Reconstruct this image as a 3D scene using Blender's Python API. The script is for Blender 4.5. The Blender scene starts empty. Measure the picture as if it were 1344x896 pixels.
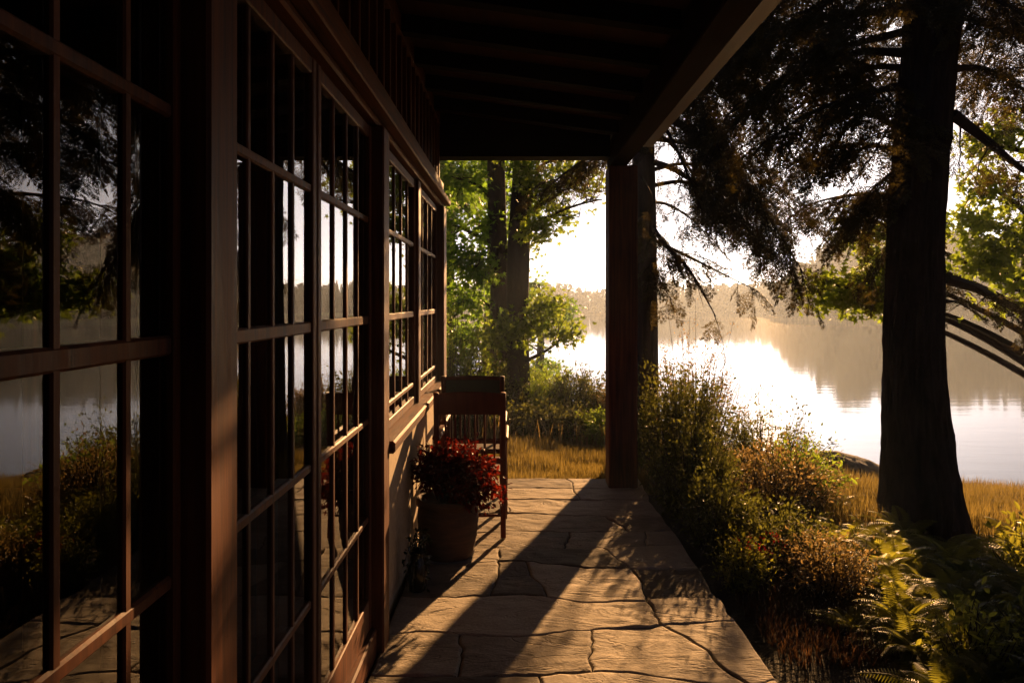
import bpy, math, random
import numpy as np
from mathutils import Vector

# ------------------------------------------------------------------ camera, sky, sun, exposure
sc = bpy.context.scene
COL = sc.collection
F = 1045.0                       # focal length in photo pixels (photo 1344 wide)
VPU, VPV, CH = 677.0, 395.0, 1.6
cd = bpy.data.cameras.new('camera')
cam = bpy.data.objects.new('camera', cd)
COL.objects.link(cam)
cam.location = (0, 0, CH)
cam.rotation_euler = (math.pi / 2, 0, 0)
cd.sensor_width = 36.0
cd.lens = 36.0 * F / 1344.0
cd.shift_x = -(VPU - 672) / 1344.0
cd.shift_y = -(448 - VPV) / 1344.0
cd.clip_start = 0.05
cd.clip_end = 5000
sc.camera = cam

SUN_AZ, SUN_EL = math.radians(17.6), math.radians(15.0)
SDIR = Vector((math.sin(SUN_AZ) * math.cos(SUN_EL), math.cos(SUN_AZ) * math.cos(SUN_EL), math.sin(SUN_EL)))
world = bpy.data.worlds.new('World')
sc.world = world
world.use_nodes = True
wn, wl = world.node_tree.nodes, world.node_tree.links
sky = wn.new('ShaderNodeTexSky')
sky.sky_type = 'NISHITA'
sky.sun_disc = False
sky.sun_elevation = SUN_EL
sky.sun_rotation = SUN_AZ
sky.air_density = 0.10
sky.dust_density = 0.42
sky.ozone_density = 1.0
wl.new(sky.outputs[0], wn['Background'].inputs[0])
wn['Background'].inputs[1].default_value = 0.05
ld = bpy.data.lights.new('sun', 'SUN')
ld.energy = 5.0
ld.angle = math.radians(0.6)
ld.color = (1.0, 0.53, 0.21)
sun = bpy.data.objects.new('sun', ld)
COL.objects.link(sun)
sun.rotation_euler = SDIR.to_track_quat('Z', 'Y').to_euler()
sun.location = SDIR * 40
sc.view_settings.view_transform = 'Standard'
sc.view_settings.look = 'None'
sc.view_settings.gamma = 1.0
sc.view_settings.use_curve_mapping = False
sc.view_settings.exposure = 1.42
sc.cycles.use_denoising = True
sc.cycles.max_bounces = 10
sc.cycles.diffuse_bounces = 1
sc.cycles.transparent_max_bounces = 12
sc.cycles.volume_bounces = 1
sc.cycles.volume_step_rate = 1.0
HAZE = 0.0015

rng = np.random.default_rng(7)
random.seed(7)


def at(u, v, Y):
    return np.array(((u - VPU) * Y / F, Y, CH + (VPV - v) * Y / F))


# ------------------------------------------------------------------ noise
_NT = np.random.default_rng(3).random((64, 64, 64))


def vnoise(p):
    p = np.asarray(p, float)
    i = np.floor(p).astype(int)
    f = p - i
    f = f * f * (3 - 2 * f)
    r = 0
    for dx in (0, 1):
        for dy in (0, 1):
            for dz in (0, 1):
                w = (f[..., 0] if dx else 1 - f[..., 0]) * (f[..., 1] if dy else 1 - f[..., 1]) * (f[..., 2] if dz else 1 - f[..., 2])
                r = r + w * _NT[(i[..., 0] + dx) % 64, (i[..., 1] + dy) % 64, (i[..., 2] + dz) % 64]
    return r * 2 - 1


def n2(x, y, s=0.0):
    x, y = np.broadcast_arrays(np.asarray(x, float), np.asarray(y, float))
    return vnoise(np.stack([x, y, np.full(x.shape, s)], -1))


# ------------------------------------------------------------------ materials
def mat(name):
    m = bpy.data.materials.new(name)
    m.use_nodes = True
    nt = m.node_tree
    return m, nt, nt.nodes['Principled BSDF'], nt.nodes['Material Output']


def node(nt, kind, **kw):
    n = nt.nodes.new(kind)
    for k, v in kw.items():
        if k.startswith('i_'):
            key = k[2:].replace('_', ' ')
            n.inputs[int(key) if key.isdigit() else key].default_value = v
        else:
            setattr(n, k, v)
    return n


def ramp(nt, stops):
    r = nt.nodes.new('ShaderNodeValToRGB')
    e = r.color_ramp.elements
    while len(e) < len(stops):
        e.new(0.5)
    for k, (p, c) in enumerate(stops):
        e[k].position = p
        e[k].color = (*c, 1)
    return r


def grained(name, c1, c2, scale=(30, 2, 30), rough=0.5, bump=0.25, spec=0.3, dist=0.003):
    """noise-mottled solid material; scale per axis gives the grain direction"""
    m, nt, p, out = mat(name)
    tc = node(nt, 'ShaderNodeTexCoord')
    mp = node(nt, 'ShaderNodeMapping')
    mp.inputs['Scale'].default_value = scale
    nt.links.new(tc.outputs['Object'], mp.inputs[0])
    n1 = node(nt, 'ShaderNodeTexNoise', i_Scale=1.0, i_Detail=7.0, i_Roughness=0.62, i_Distortion=0.4)
    nt.links.new(mp.outputs[0], n1.inputs[0])
    n2_ = node(nt, 'ShaderNodeTexNoise', i_Scale=2.3, i_Detail=3.0)
    nt.links.new(tc.outputs['Object'], n2_.inputs[0])
    add = node(nt, 'ShaderNodeMath', operation='MULTIPLY_ADD')
    add.inputs[1].default_value = 0.3
    nt.links.new(n2_.outputs[0], add.inputs[0])
    h = node(nt, 'ShaderNodeMath', operation='MULTIPLY')
    h.inputs[1].default_value = 0.72
    nt.links.new(n1.outputs[0], h.inputs[0])
    nt.links.new(h.outputs[0], add.inputs[2])
    r = ramp(nt, [(0.36, c1), (0.66, c2)])
    nt.links.new(add.outputs[0], r.inputs[0])
    nt.links.new(r.outputs[0], p.inputs['Base Color'])
    rr = node(nt, 'ShaderNodeMapRange')
    rr.inputs[3].default_value = rough - 0.12
    rr.inputs[4].default_value = rough + 0.15
    nt.links.new(n1.outputs[0], rr.inputs[0])
    nt.links.new(rr.outputs[0], p.inputs['Roughness'])
    p.inputs['Specular IOR Level'].default_value = spec
    b = node(nt, 'ShaderNodeBump', i_Strength=bump, i_Distance=dist)
    nt.links.new(n1.outputs[0], b.inputs['Height'])
    nt.links.new(b.outputs[0], p.inputs['Normal'])
    return m


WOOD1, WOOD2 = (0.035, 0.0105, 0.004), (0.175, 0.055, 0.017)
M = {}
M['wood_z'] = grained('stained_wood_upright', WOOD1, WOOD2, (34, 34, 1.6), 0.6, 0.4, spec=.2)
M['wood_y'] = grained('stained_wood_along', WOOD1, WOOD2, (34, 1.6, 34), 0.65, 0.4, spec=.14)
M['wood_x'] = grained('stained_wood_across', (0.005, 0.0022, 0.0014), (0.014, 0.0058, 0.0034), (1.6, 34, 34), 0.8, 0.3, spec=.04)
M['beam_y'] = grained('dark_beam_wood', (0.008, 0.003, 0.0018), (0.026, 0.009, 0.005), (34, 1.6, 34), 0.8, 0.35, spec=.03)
M['ceiling_boards'] = grained('ceiling_boards', (0.028, 0.010, 0.006), (0.072, 0.025, 0.015), (14, 1.2, 14), 0.6, 0.3)
M['chair_wood'] = grained('chair_wood', (0.08, 0.022, 0.011), (0.17, 0.05, 0.022), (20, 20, 2.5), 0.6, 0.2, spec=.12)
M['chair_wood_dark'] = grained('chair_wood_dark', (0.03, 0.013, 0.008), (0.075, 0.03, 0.016), (20, 20, 2.5), 0.6, 0.2, spec=.12)
M['green_panel'] = grained('green_canvas', (0.012, 0.026, 0.017), (0.02, 0.042, 0.028), (60, 60, 60), 0.7, 0.2)
M['stucco'] = grained('cream_stucco', (0.36, 0.28, 0.18), (0.52, 0.42, 0.29), (26, 26, 26), 0.9, 0.5, dist=0.006)
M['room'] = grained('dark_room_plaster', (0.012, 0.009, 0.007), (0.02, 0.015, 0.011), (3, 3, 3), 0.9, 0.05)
M['terracotta'] = grained('weathered_clay', (0.05, 0.028, 0.016), (0.14, 0.075, 0.042), (5, 5, 26), 0.8, 0.5, dist=0.006)
M['dark_glaze'] = grained('dark_glazed_clay', (0.008, 0.009, 0.008), (0.02, 0.02, 0.018), (8, 8, 8), 0.22, 0.1)
M['soil'] = grained('soil', (0.012, 0.008, 0.005), (0.035, 0.024, 0.015), (22, 22, 22), 0.95, 0.8, dist=0.02)
M['rock'] = grained('shore_rock', (0.05, 0.04, 0.032), (0.13, 0.105, 0.085), (6, 6, 6), 0.8, 0.7, dist=0.03)
M['bark'] = grained('bark', (0.014, 0.009, 0.006), (0.06, 0.038, 0.026), (11, 11, 3.4), 0.9, 1.0, spec=.15, dist=0.05)
M['bark_pale'] = grained('pale_bark', (0.035, 0.027, 0.02), (0.11, 0.085, 0.065), (20, 20, 2.0), 0.85, 0.9, dist=0.02)
M['twig'] = grained('twig_bark', (0.02, 0.012, 0.008), (0.055, 0.034, 0.022), (20, 20, 20), 0.8, 0.3)


def make_stone():
    m, nt, p, out = mat('flagstone')
    tc = node(nt, 'ShaderNodeTexCoord')
    a = node(nt, 'ShaderNodeAttribute', attribute_name='var')
    mp = node(nt, 'ShaderNodeMapping')
    off = node(nt, 'ShaderNodeVectorMath', operation='MULTIPLY_ADD')
    off.inputs[1].default_value = (37.0, 53.0, 19.0)
    nt.links.new(a.outputs['Color'], off.inputs[0])
    nt.links.new(tc.outputs['Object'], off.inputs[2])
    mp.inputs['Scale'].default_value = (2.6, 4.6, 5.0)
    nt.links.new(off.outputs[0], mp.inputs[0])
    big = node(nt, 'ShaderNodeTexNoise', i_Scale=1.0, i_Detail=9.0, i_Roughness=0.6, i_Distortion=1.2)
    nt.links.new(mp.outputs[0], big.inputs[0])
    fine = node(nt, 'ShaderNodeTexNoise', i_Scale=70.0, i_Detail=5.0)
    nt.links.new(tc.outputs['Object'], fine.inputs[0])
    r = ramp(nt, [(0.25, (0.20, 0.17, 0.13)), (0.5, (0.45, 0.385, 0.30)), (0.75, (0.6, 0.52, 0.41))])
    add = node(nt, 'ShaderNodeMath', operation='MULTIPLY_ADD')
    add.inputs[1].default_value = 0.85
    nt.links.new(a.outputs['Fac'], add.inputs[0])
    s = node(nt, 'ShaderNodeMath', operation='MULTIPLY_ADD')
    s.inputs[1].default_value = 0.75
    s.inputs[2].default_value = -0.28
    nt.links.new(big.outputs[0], s.inputs[0])
    nt.links.new(s.outputs[0], add.inputs[2])
    nt.links.new(add.outputs[0], r.inputs[0])
    mx = node(nt, 'ShaderNodeMixRGB', blend_type='MULTIPLY')
    mx.inputs[0].default_value = 0.5
    nt.links.new(r.outputs[0], mx.inputs[1])
    nt.links.new(fine.outputs[0], mx.inputs[2])
    nt.links.new(mx.outputs[0], p.inputs['Base Color'])
    rr = node(nt, 'ShaderNodeMapRange')
    p.inputs['Specular IOR Level'].default_value = 0.12
    rr.inputs[3].default_value = 0.7
    rr.inputs[4].default_value = 0.95
    nt.links.new(big.outputs[0], rr.inputs[0])
    nt.links.new(rr.outputs[0], p.inputs['Roughness'])
    # thin split lines of the slate: where a stretched noise crosses its middle value
    mp2 = node(nt, 'ShaderNodeMapping')
    mp2.inputs['Scale'].default_value = (1.3, 4.2, 3.0)
    nt.links.new(off.outputs[0], mp2.inputs[0])
    cr = node(nt, 'ShaderNodeTexNoise', i_Scale=1.0, i_Detail=6.0, i_Roughness=0.55, i_Distortion=0.8)
    nt.links.new(mp2.outputs[0], cr.inputs[0])
    st = node(nt, 'ShaderNodeMath', operation='SUBTRACT')
    st.inputs[1].default_value = 0.5
    nt.links.new(cr.outputs[0], st.inputs[0])
    ab = node(nt, 'ShaderNodeMath', operation='ABSOLUTE')
    nt.links.new(st.outputs[0], ab.inputs[0])
    ml = node(nt, 'ShaderNodeMapRange')
    ml.inputs[2].default_value = 0.018
    nt.links.new(ab.outputs[0], ml.inputs[0])
    b0 = node(nt, 'ShaderNodeBump', i_Strength=0.7, i_Distance=0.006)
    nt.links.new(ml.outputs[0], b0.inputs['Height'])
    b1 = node(nt, 'ShaderNodeBump', i_Strength=0.9, i_Distance=0.022)
    nt.links.new(b0.outputs[0], b1.inputs['Normal'])
    nt.links.new(big.outputs[0], b1.inputs['Height'])
    b2 = node(nt, 'ShaderNodeBump', i_Strength=0.45, i_Distance=0.005)
    nt.links.new(fine.outputs[0], b2.inputs['Height'])
    nt.links.new(b1.outputs[0], b2.inputs['Normal'])
    nt.links.new(b2.outputs[0], p.inputs['Normal'])
    return m


def make_leaf(name, dark, light, trans, tfac=0.5, rough=0.45, spec=0.3):
    """leaf: diffuse/gloss front plus light passing through, tint varies leaf by leaf (attribute var)"""
    m, nt, p, out = mat(name)
    a = node(nt, 'ShaderNodeAttribute', attribute_name='var')
    r = ramp(nt, [(0.0, dark), (1.0, light)])
    nt.links.new(a.outputs['Fac'], r.inputs[0])
    nt.links.new(r.outputs[0], p.inputs['Base Color'])
    p.inputs['Roughness'].default_value = rough
    p.inputs['Specular IOR Level'].default_value = spec
    t = node(nt, 'ShaderNodeBsdfTranslucent')
    r2 = ramp(nt, [(0.0, tuple(c * 0.55 for c in trans)), (1.0, trans)])
    nt.links.new(a.outputs['Fac'], r2.inputs[0])
    nt.links.new(r2.outputs[0], t.inputs[0])
    mx = node(nt, 'ShaderNodeMixShader')
    mx.inputs[0].default_value = tfac
    nt.links.new(p.outputs[0], mx.inputs[1])
    nt.links.new(t.outputs[0], mx.inputs[2])
    nt.links.new(mx.outputs[0], out.inputs[0])
    return m


M['stone'] = make_stone()
M['needles'] = make_leaf('conifer_needles', (0.016, 0.022, 0.008), (0.045, 0.048, 0.016), (0.15, 0.115, 0.028), 0.38)
M['maple'] = make_leaf('broad_leaves', (0.025, 0.06, 0.012), (0.06, 0.12, 0.022), (0.34, 0.60, 0.05), 0.55)
M['maple_gold'] = make_leaf('golden_green_leaves', (0.035, 0.065, 0.012), (0.09, 0.125, 0.022), (0.42, 0.58, 0.05), 0.55)
M['shrub'] = make_leaf('shrub_leaves', (0.014, 0.022, 0.006), (0.045, 0.055, 0.014), (0.24, 0.25, 0.04), 0.46, 0.5, 0.2)
M['shrub_brown'] = make_leaf('bronze_shrub_leaves', (0.035, 0.026, 0.012), (0.10, 0.07, 0.03), (0.46, 0.32, 0.11), 0.48, 0.5, 0.2)
M['fern'] = make_leaf('fern_fronds', (0.022, 0.042, 0.009), (0.055, 0.09, 0.016), (0.50, 0.50, 0.055), 0.52, 0.45, 0.25)
M['fern_dark'] = make_leaf('broad_fern_leaves', (0.014, 0.03, 0.008), (0.036, 0.065, 0.014), (0.34, 0.40, 0.045), 0.5, 0.45, 0.25)
M['red_leaf'] = make_leaf('crimson_leaves', (0.02, 0.003, 0.003), (0.07, 0.008, 0.006), (0.26, 0.022, 0.010), 0.42, 0.55, 0.08)
M['red_flower'] = make_leaf('red_petals', (0.2, 0.006, 0.008), (0.4, 0.02, 0.02), (0.6, 0.03, 0.03), 0.4)
M['ivy'] = make_leaf('dark_glossy_leaves', (0.010, 0.014, 0.007), (0.028, 0.036, 0.014), (0.06, 0.07, 0.015), 0.25, 0.2, 0.6)
M['grass_gold'] = make_leaf('golden_grass', (0.075, 0.06, 0.02), (0.19, 0.145, 0.05), (0.48, 0.33, 0.09), 0.5)
M['lawn'] = make_leaf('dry_lawn', (0.035, 0.036, 0.012), (0.12, 0.09, 0.03), (0.40, 0.30, 0.075), 0.45)
M['grass_bed'] = make_leaf('rusty_ground_cover', (0.02, 0.012, 0.007), (0.05, 0.028, 0.014), (0.12, 0.06, 0.025), 0.45)
M['shore_glint'] = make_leaf('painted_glint', (0.3, 0.25, 0.15), (0.5, 0.42, 0.27), (0.6, 0.5, 0.3), 0.5)  # pale colour painted for the bright glint on the far waterline
M['woods'] = make_leaf('far_wood', (0.018, 0.021, 0.013), (0.028, 0.03, 0.018), (0.03, 0.03, 0.015), 0.08, 0.9, 0.0)


def make_glass():
    m, nt, p, out = mat('window_glass')
    nt.nodes.remove(p)
    fr = node(nt, 'ShaderNodeFresnel', i_IOR=2.0)
    tr = node(nt, 'ShaderNodeBsdfTransparent')
    tr.inputs[0].default_value = (0.9, 0.92, 0.9, 1)
    gl = node(nt, 'ShaderNodeBsdfGlossy')
    gl.inputs['Roughness'].default_value = 0.004
    tc = node(nt, 'ShaderNodeTexCoord')
    nz = node(nt, 'ShaderNodeTexNoise', i_Scale=2.6, i_Detail=1.5)
    nt.links.new(tc.outputs['Object'], nz.inputs[0])
    b = node(nt, 'ShaderNodeBump', i_Strength=0.012, i_Distance=0.01)
    nt.links.new(nz.outputs[0], b.inputs['Height'])
    nt.links.new(b.outputs[0], gl.inputs['Normal'])
    mx = node(nt, 'ShaderNodeMixShader')
    nt.links.new(fr.outputs[0], mx.inputs[0])
    nt.links.new(tr.outputs[0], mx.inputs[1])
    nt.links.new(gl.outputs[0], mx.inputs[2])
    nt.links.new(mx.outputs[0], out.inputs[0])
    return m


def make_water():
    m, nt, p, out = mat('lake_water')
    p.inputs['Base Color'].default_value = (0.012, 0.016, 0.016, 1)
    p.inputs['Roughness'].default_value = 0.05
    p.inputs['IOR'].default_value = 1.33
    p.inputs['Specular IOR Level'].default_value = 0.8
    tc = node(nt, 'ShaderNodeTexCoord')
    mp = node(nt, 'ShaderNodeMapping')
    mp.inputs['Scale'].default_value = (0.5, 1.6, 1)
    nt.links.new(tc.outputs['Object'], mp.inputs[0])
    nz = node(nt, 'ShaderNodeTexNoise', i_Scale=1.1, i_Detail=4.0, i_Roughness=0.55)
    nt.links.new(mp.outputs[0], nz.inputs[0])
    b = node(nt, 'ShaderNodeBump', i_Strength=0.16, i_Distance=0.02)
    nt.links.new(nz.outputs[0], b.inputs['Height'])
    nt.links.new(b.outputs[0], p.inputs['Normal'])
    return m


def make_ground():
    m, nt, p, out = mat('lakeside_ground')
    tc = node(nt, 'ShaderNodeTexCoord')
    n1 = node(nt, 'ShaderNodeTexNoise', i_Scale=0.8, i_Detail=8.0, i_Roughness=0.7)
    nt.links.new(tc.outputs['Object'], n1.inputs[0])
    n3 = node(nt, 'ShaderNodeTexNoise', i_Scale=40.0, i_Detail=4.0)
    nt.links.new(tc.outputs['Object'], n3.inputs[0])
    r = ramp(nt, [(0.35, (0.022, 0.016, 0.009)), (0.55, (0.05, 0.042, 0.018)), (0.7, (0.09, 0.07, 0.028))])
    nt.links.new(n1.outputs[0], r.inputs[0])
    nt.links.new(r.outputs[0], p.inputs['Base Color'])
    p.inputs['Roughness'].default_value = 0.95
    b = node(nt, 'ShaderNodeBump', i_Strength=0.8, i_Distance=0.03)
    nt.links.new(n3.outputs[0], b.inputs['Height'])
    nt.links.new(b.outputs[0], p.inputs['Normal'])
    return m


M['glass'] = make_glass()
M['water'] = make_water()
M['ground'] = make_ground()


# ------------------------------------------------------------------ object helpers
def set_props(o, label=None, cat=None, group=None, kind=None):
    if label:
        o['label'] = label
    if cat:
        o['category'] = cat
    if group:
        o['group'] = group
    if kind:
        o['kind'] = kind
    return o


def thing(name, label, cat, loc, group=None):
    o = bpy.data.objects.new(name, None)
    o.empty_display_size = 0.2
    o.location = loc
    COL.objects.link(o)
    return set_props(o, label, cat, group)


def base_of(o):
    v = np.array(o.location[:])
    while o.parent:
        o = o.parent
        v = v + np.array(o.location[:])
    return v


class Geo:
    """collects world-space quads / triangles / n-gons for ONE mesh object"""

    def __init__(s):
        s.v, s.q, s.t, s.n, s.c = [], [], [], 0, []
        s.ng = []
        s.qv, s.tv, s.nv = [], [], []

    def add(s, v, q=None, t=None, var=None):
        v = np.asarray(v, float).reshape(-1, 3)
        if q is not None and len(q):
            q = np.asarray(q, int)
            s.q.append(q + s.n)
            s.qv.append(np.broadcast_to(0.5 if var is None else var, (len(q),)).astype(float))
        if t is not None and len(t):
            t = np.asarray(t, int)
            s.t.append(t + s.n)
            s.tv.append(np.broadcast_to(0.5 if var is None else var, (len(t),)).astype(float))
        s.v.append(v)
        s.n += len(v)

    def box(s, x0, x1, y0, y1, z0, z1, b=0.0):
        if b <= 0:
            v = [(x, y, z) for x in (x0, x1) for y in (y0, y1) for z in (z0, z1)]
            s.add(v, [(0, 1, 3, 2), (4, 6, 7, 5), (0, 4, 5, 1), (2, 3, 7, 6), (0, 2, 6, 4), (1, 5, 7, 3)])
            return
        b = min(b, (x1 - x0) * .45, (y1 - y0) * .45, (z1 - z0) * .45)
        c = np.array([(x0 + x1) / 2, (y0 + y1) / 2, (z0 + z1) / 2])
        h = np.array([(x1 - x0) / 2, (y1 - y0) / 2, (z1 - z0) / 2])
        v, idx = [], {}
        for sx in (-1, 1):
            for sy in (-1, 1):
                for sz in (-1, 1):
                    sg = np.array((sx, sy, sz))
                    for a in range(3):
                        d = h - b
                        d[a] = h[a]
                        idx[(sx, sy, sz, a)] = len(v)
                        v.append(c + sg * d)
        q, t = [], []
        for a in range(3):
            o1, o2 = [k for k in range(3) if k != a]
            for sg in (-1, 1):
                f = []
                for p1, p2 in ((-1, -1), (1, -1), (1, 1), (-1, 1)):
                    k = [0, 0, 0]
                    k[a], k[o1], k[o2] = sg, p1, p2
                    f.append(idx[(*k, a)])
                q.append(f)
        for a in range(3):          # edges running along a
            o1, o2 = [k for k in range(3) if k != a]
            for p1 in (-1, 1):
                for p2 in (-1, 1):
                    k0, k1 = [0, 0, 0], [0, 0, 0]
                    k0[a], k1[a] = -1, 1
                    k0[o1] = k1[o1] = p1
                    k0[o2] = k1[o2] = p2
                    q.append([idx[(*k0, o1)], idx[(*k1, o1)], idx[(*k1, o2)], idx[(*k0, o2)]])
        for sx in (-1, 1):
            for sy in (-1, 1):
                for sz in (-1, 1):
                    t.append([idx[(sx, sy, sz, a)] for a in range(3)])
        n0 = s.n
        va = np.array(v)

        def outward(f):
            p = va[f]
            return f if np.dot(np.cross(p[1] - p[0], p[2] - p[0]), p.mean(0) - c) > 0 else f[::-1]
        q = [outward(list(f)) for f in q]
        t = [outward(list(f)) for f in t]
        s.add(v, q)
        s.t.append(np.array(t) + n0)
        s.tv.append(np.full(len(t), .5))

    def tube(s, pts, rad, seg=8, cap=True, var=None):
        pts = np.asarray(pts, float)
        n = len(pts)
        rad = np.broadcast_to(np.asarray(rad, float), (n,))
        tan = np.gradient(pts, axis=0)
        tan /= np.linalg.norm(tan, axis=1)[:, None] + 1e-9
        up = np.array((0.31, 0.17, 0.93)) if abs(tan[0][2]) < 0.9 else np.array((1., .2, 0))
        vs = []
        a = np.linspace(0, 2 * np.pi, seg, endpoint=False)
        for k in range(n):
            e1 = np.cross(tan[k], up)
            e1 /= np.linalg.norm(e1) + 1e-9
            e2 = np.cross(e1, tan[k])
            up = e2
            vs.append(pts[k] + rad[k] * (np.cos(a)[:, None] * e1 + np.sin(a)[:, None] * e2))
        v = np.concatenate(vs)
        q = []
        for k in range(n - 1):
            for j in range(seg):
                j2 = (j + 1) % seg
                q.append((k * seg + j, (k + 1) * seg + j, (k + 1) * seg + j2, k * seg + j2))
        n0 = s.n
        s.add(v, q, var=var)
        if cap:
            s.ng.append([n0 + j for j in range(seg)])
            s.ng.append([n0 + (n - 1) * seg + j for j in range(seg)][::-1])
        return v

    def lathe(s, c, prof, seg=40, wob=0.0):
        a = np.linspace(0, 2 * np.pi, seg, endpoint=False)
        v = []
        for k, (r, z) in enumerate(prof):
            w = 1 + wob * n2(np.cos(a) * 1.3 + 9, np.sin(a) * 1.3 + 9, z * 14)
            v.append(np.stack([c[0] + r * w * np.cos(a), c[1] + r * w * np.sin(a), np.full(seg, c[2] + z)], 1))
        q = [(k * seg + j, k * seg + (j + 1) % seg, (k + 1) * seg + (j + 1) % seg, (k + 1) * seg + j)
             for k in range(len(prof) - 1) for j in range(seg)]
        s.add(np.concatenate(v), q)

    def build(s, name, m, parent=None, loc=None, smooth=False, bevel=0):
        v = np.concatenate(s.v)
        off = base_of(parent) if parent else np.array(loc if loc is not None else (0, 0, 0), float)
        v = v - off
        q = np.concatenate(s.q) if s.q else np.zeros((0, 4), int)
        t = np.concatenate(s.t) if s.t else np.zeros((0, 3), int)
        me = bpy.data.meshes.new(name)
        tot = np.concatenate([np.full(len(q), 4), np.full(len(t), 3), np.array([len(f) for f in s.ng], int)]).astype(np.int32)
        lv = np.concatenate([q.ravel(), t.ravel(), np.array([i for f in s.ng for i in f], int)]).astype(np.int32)
        st = np.concatenate([[0], np.cumsum(tot)[:-1]]).astype(np.int32)
        me.vertices.add(len(v))
        me.vertices.foreach_set('co', v.astype(np.float32).ravel())
        me.loops.add(len(lv))
        me.loops.foreach_set('vertex_index', lv)
        me.polygons.add(len(tot))
        me.polygons.foreach_set('loop_start', st)
        me.polygons.foreach_set('loop_total', tot)
        me.polygons.foreach_set('use_smooth', np.full(len(tot), bool(smooth)))
        var = np.concatenate(s.qv + s.tv + [np.full(len(s.ng), .5)]) if (s.qv or s.tv) else np.full(len(s.ng), .5)
        at_ = me.attributes.new('var', 'FLOAT', 'FACE')
        at_.data.foreach_set('value', var.astype(np.float32))
        me.materials.append(m)
        me.update(calc_edges=True)
        me.validate()
        o = bpy.data.objects.new(name, me)
        COL.objects.link(o)
        if parent:
            o.parent = parent
        else:
            o.location = tuple(off)
        return o


def bezier(p, n):
    p = [np.asarray(x, float) for x in p]
    t = np.linspace(0, 1, n)[:, None]
    if len(p) == 3:
        return (1 - t) ** 2 * p[0] + 2 * t * (1 - t) * p[1] + t * t * p[2]
    return (1 - t) ** 3 * p[0] + 3 * t * (1 - t) ** 2 * p[1] + 3 * t * t * (1 - t) * p[2] + t ** 3 * p[3]


def poly_smooth(p, n):
    """Catmull-Rom through the points"""
    p = np.asarray(p, float)
    P = np.vstack([2 * p[0] - p[1], p, 2 * p[-1] - p[-2]])
    out = []
    m = len(p) - 1
    for tt in np.linspace(0, m - 1e-6, n):
        k = int(tt)
        f = tt - k
        a, b, c, d = P[k], P[k + 1], P[k + 2], P[k + 3]
        out.append(.5 * (2 * b + (c - a) * f + (2 * a - 5 * b + 4 * c - d) * f * f + (3 * b - a - 3 * c + d) * f ** 3))
    return np.array(out)


def unit(v):
    v = np.asarray(v, float)
    return v / (np.linalg.norm(v, axis=-1, keepdims=True) + 1e-9)


def place(geo, T, quads, org, fwd, up, scale, var, jit=0.25):
    """put a template (k verts, quads) at n places"""
    org, fwd, up = np.atleast_2d(org), unit(np.atleast_2d(fwd)), np.atleast_2d(up)
    n = len(org)
    if n == 0:
        return
    r = unit(np.cross(up, fwd))
    u = np.cross(fwd, r)
    s = np.broadcast_to(np.asarray(scale, float), (n,))[:, None, None]
    v = org[:, None] + s * (T[None, :, 0:1] * fwd[:, None] + T[None, :, 1:2] * r[:, None] + T[None, :, 2:3] * u[:, None])
    k = len(T)
    q = (quads[None] + (np.arange(n) * k)[:, None, None]).reshape(-1, quads.shape[1])
    va = np.repeat(np.broadcast_to(np.asarray(var, float), (n,)), len(quads)) + rng.uniform(-jit, jit, n * len(quads))
    if quads.shape[1] == 4:
        geo.add(v.reshape(-1, 3), q, var=np.clip(va, 0, 1))
    else:
        geo.add(v.reshape(-1, 3), None, q, var=np.clip(va, 0, 1))


# ------------------------------------------------------------------ terrain
def shore_y(X):
    return np.interp(X, [-300, -60, -20, -6, 0, 2, 4, 7, 12, 20, 40, 90, 300], [90, 42, 30, 24, 19.5, 16, 13, 11.4, 10.2, 6, -8, -60, -300])


def shore_far(az):
    return np.interp(az, [-180, -80, -40, -10, 10, 17.2, 17.9, 30, 60, 100, 180], [60, 120, 150, 158, 158, 155, 122, 114, 105, 150, 60])


def ground_z(X, Y):
    X, Y = np.asarray(X, float), np.asarray(Y, float)
    d = shore_y(X) - Y
    d = d + 0.5 * n2(X * .5 + 7, Y * .5 + 3, 2.5)
    z = np.interp(d, [-30, -4, 0, 0.8, 3, 6, 11, 18], [-6, -2.0, -1.24, -1.02, -.72, -.34, -.14, -.10])
    r = np.hypot(X, Y)
    az = np.degrees(np.arctan2(X, Y))
    fr = r - shore_far(az)
    zf = np.interp(fr, [-20, 0, 6, 40, 120, 400], [-6, -1.24, -.5, .8, 1.2, 1.5]) + np.where(fr > 0, 1, 0) * np.clip(fr / 60, 0, 1) * n2(X * .03, Y * .03, 4)
    land = np.where(d > -25, z, -6)
    out = np.maximum(land, np.where(fr > -20, zf, -6))
    return out + 0.022 * n2(X * 2.3, Y * 2.3, 1.2)


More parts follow.
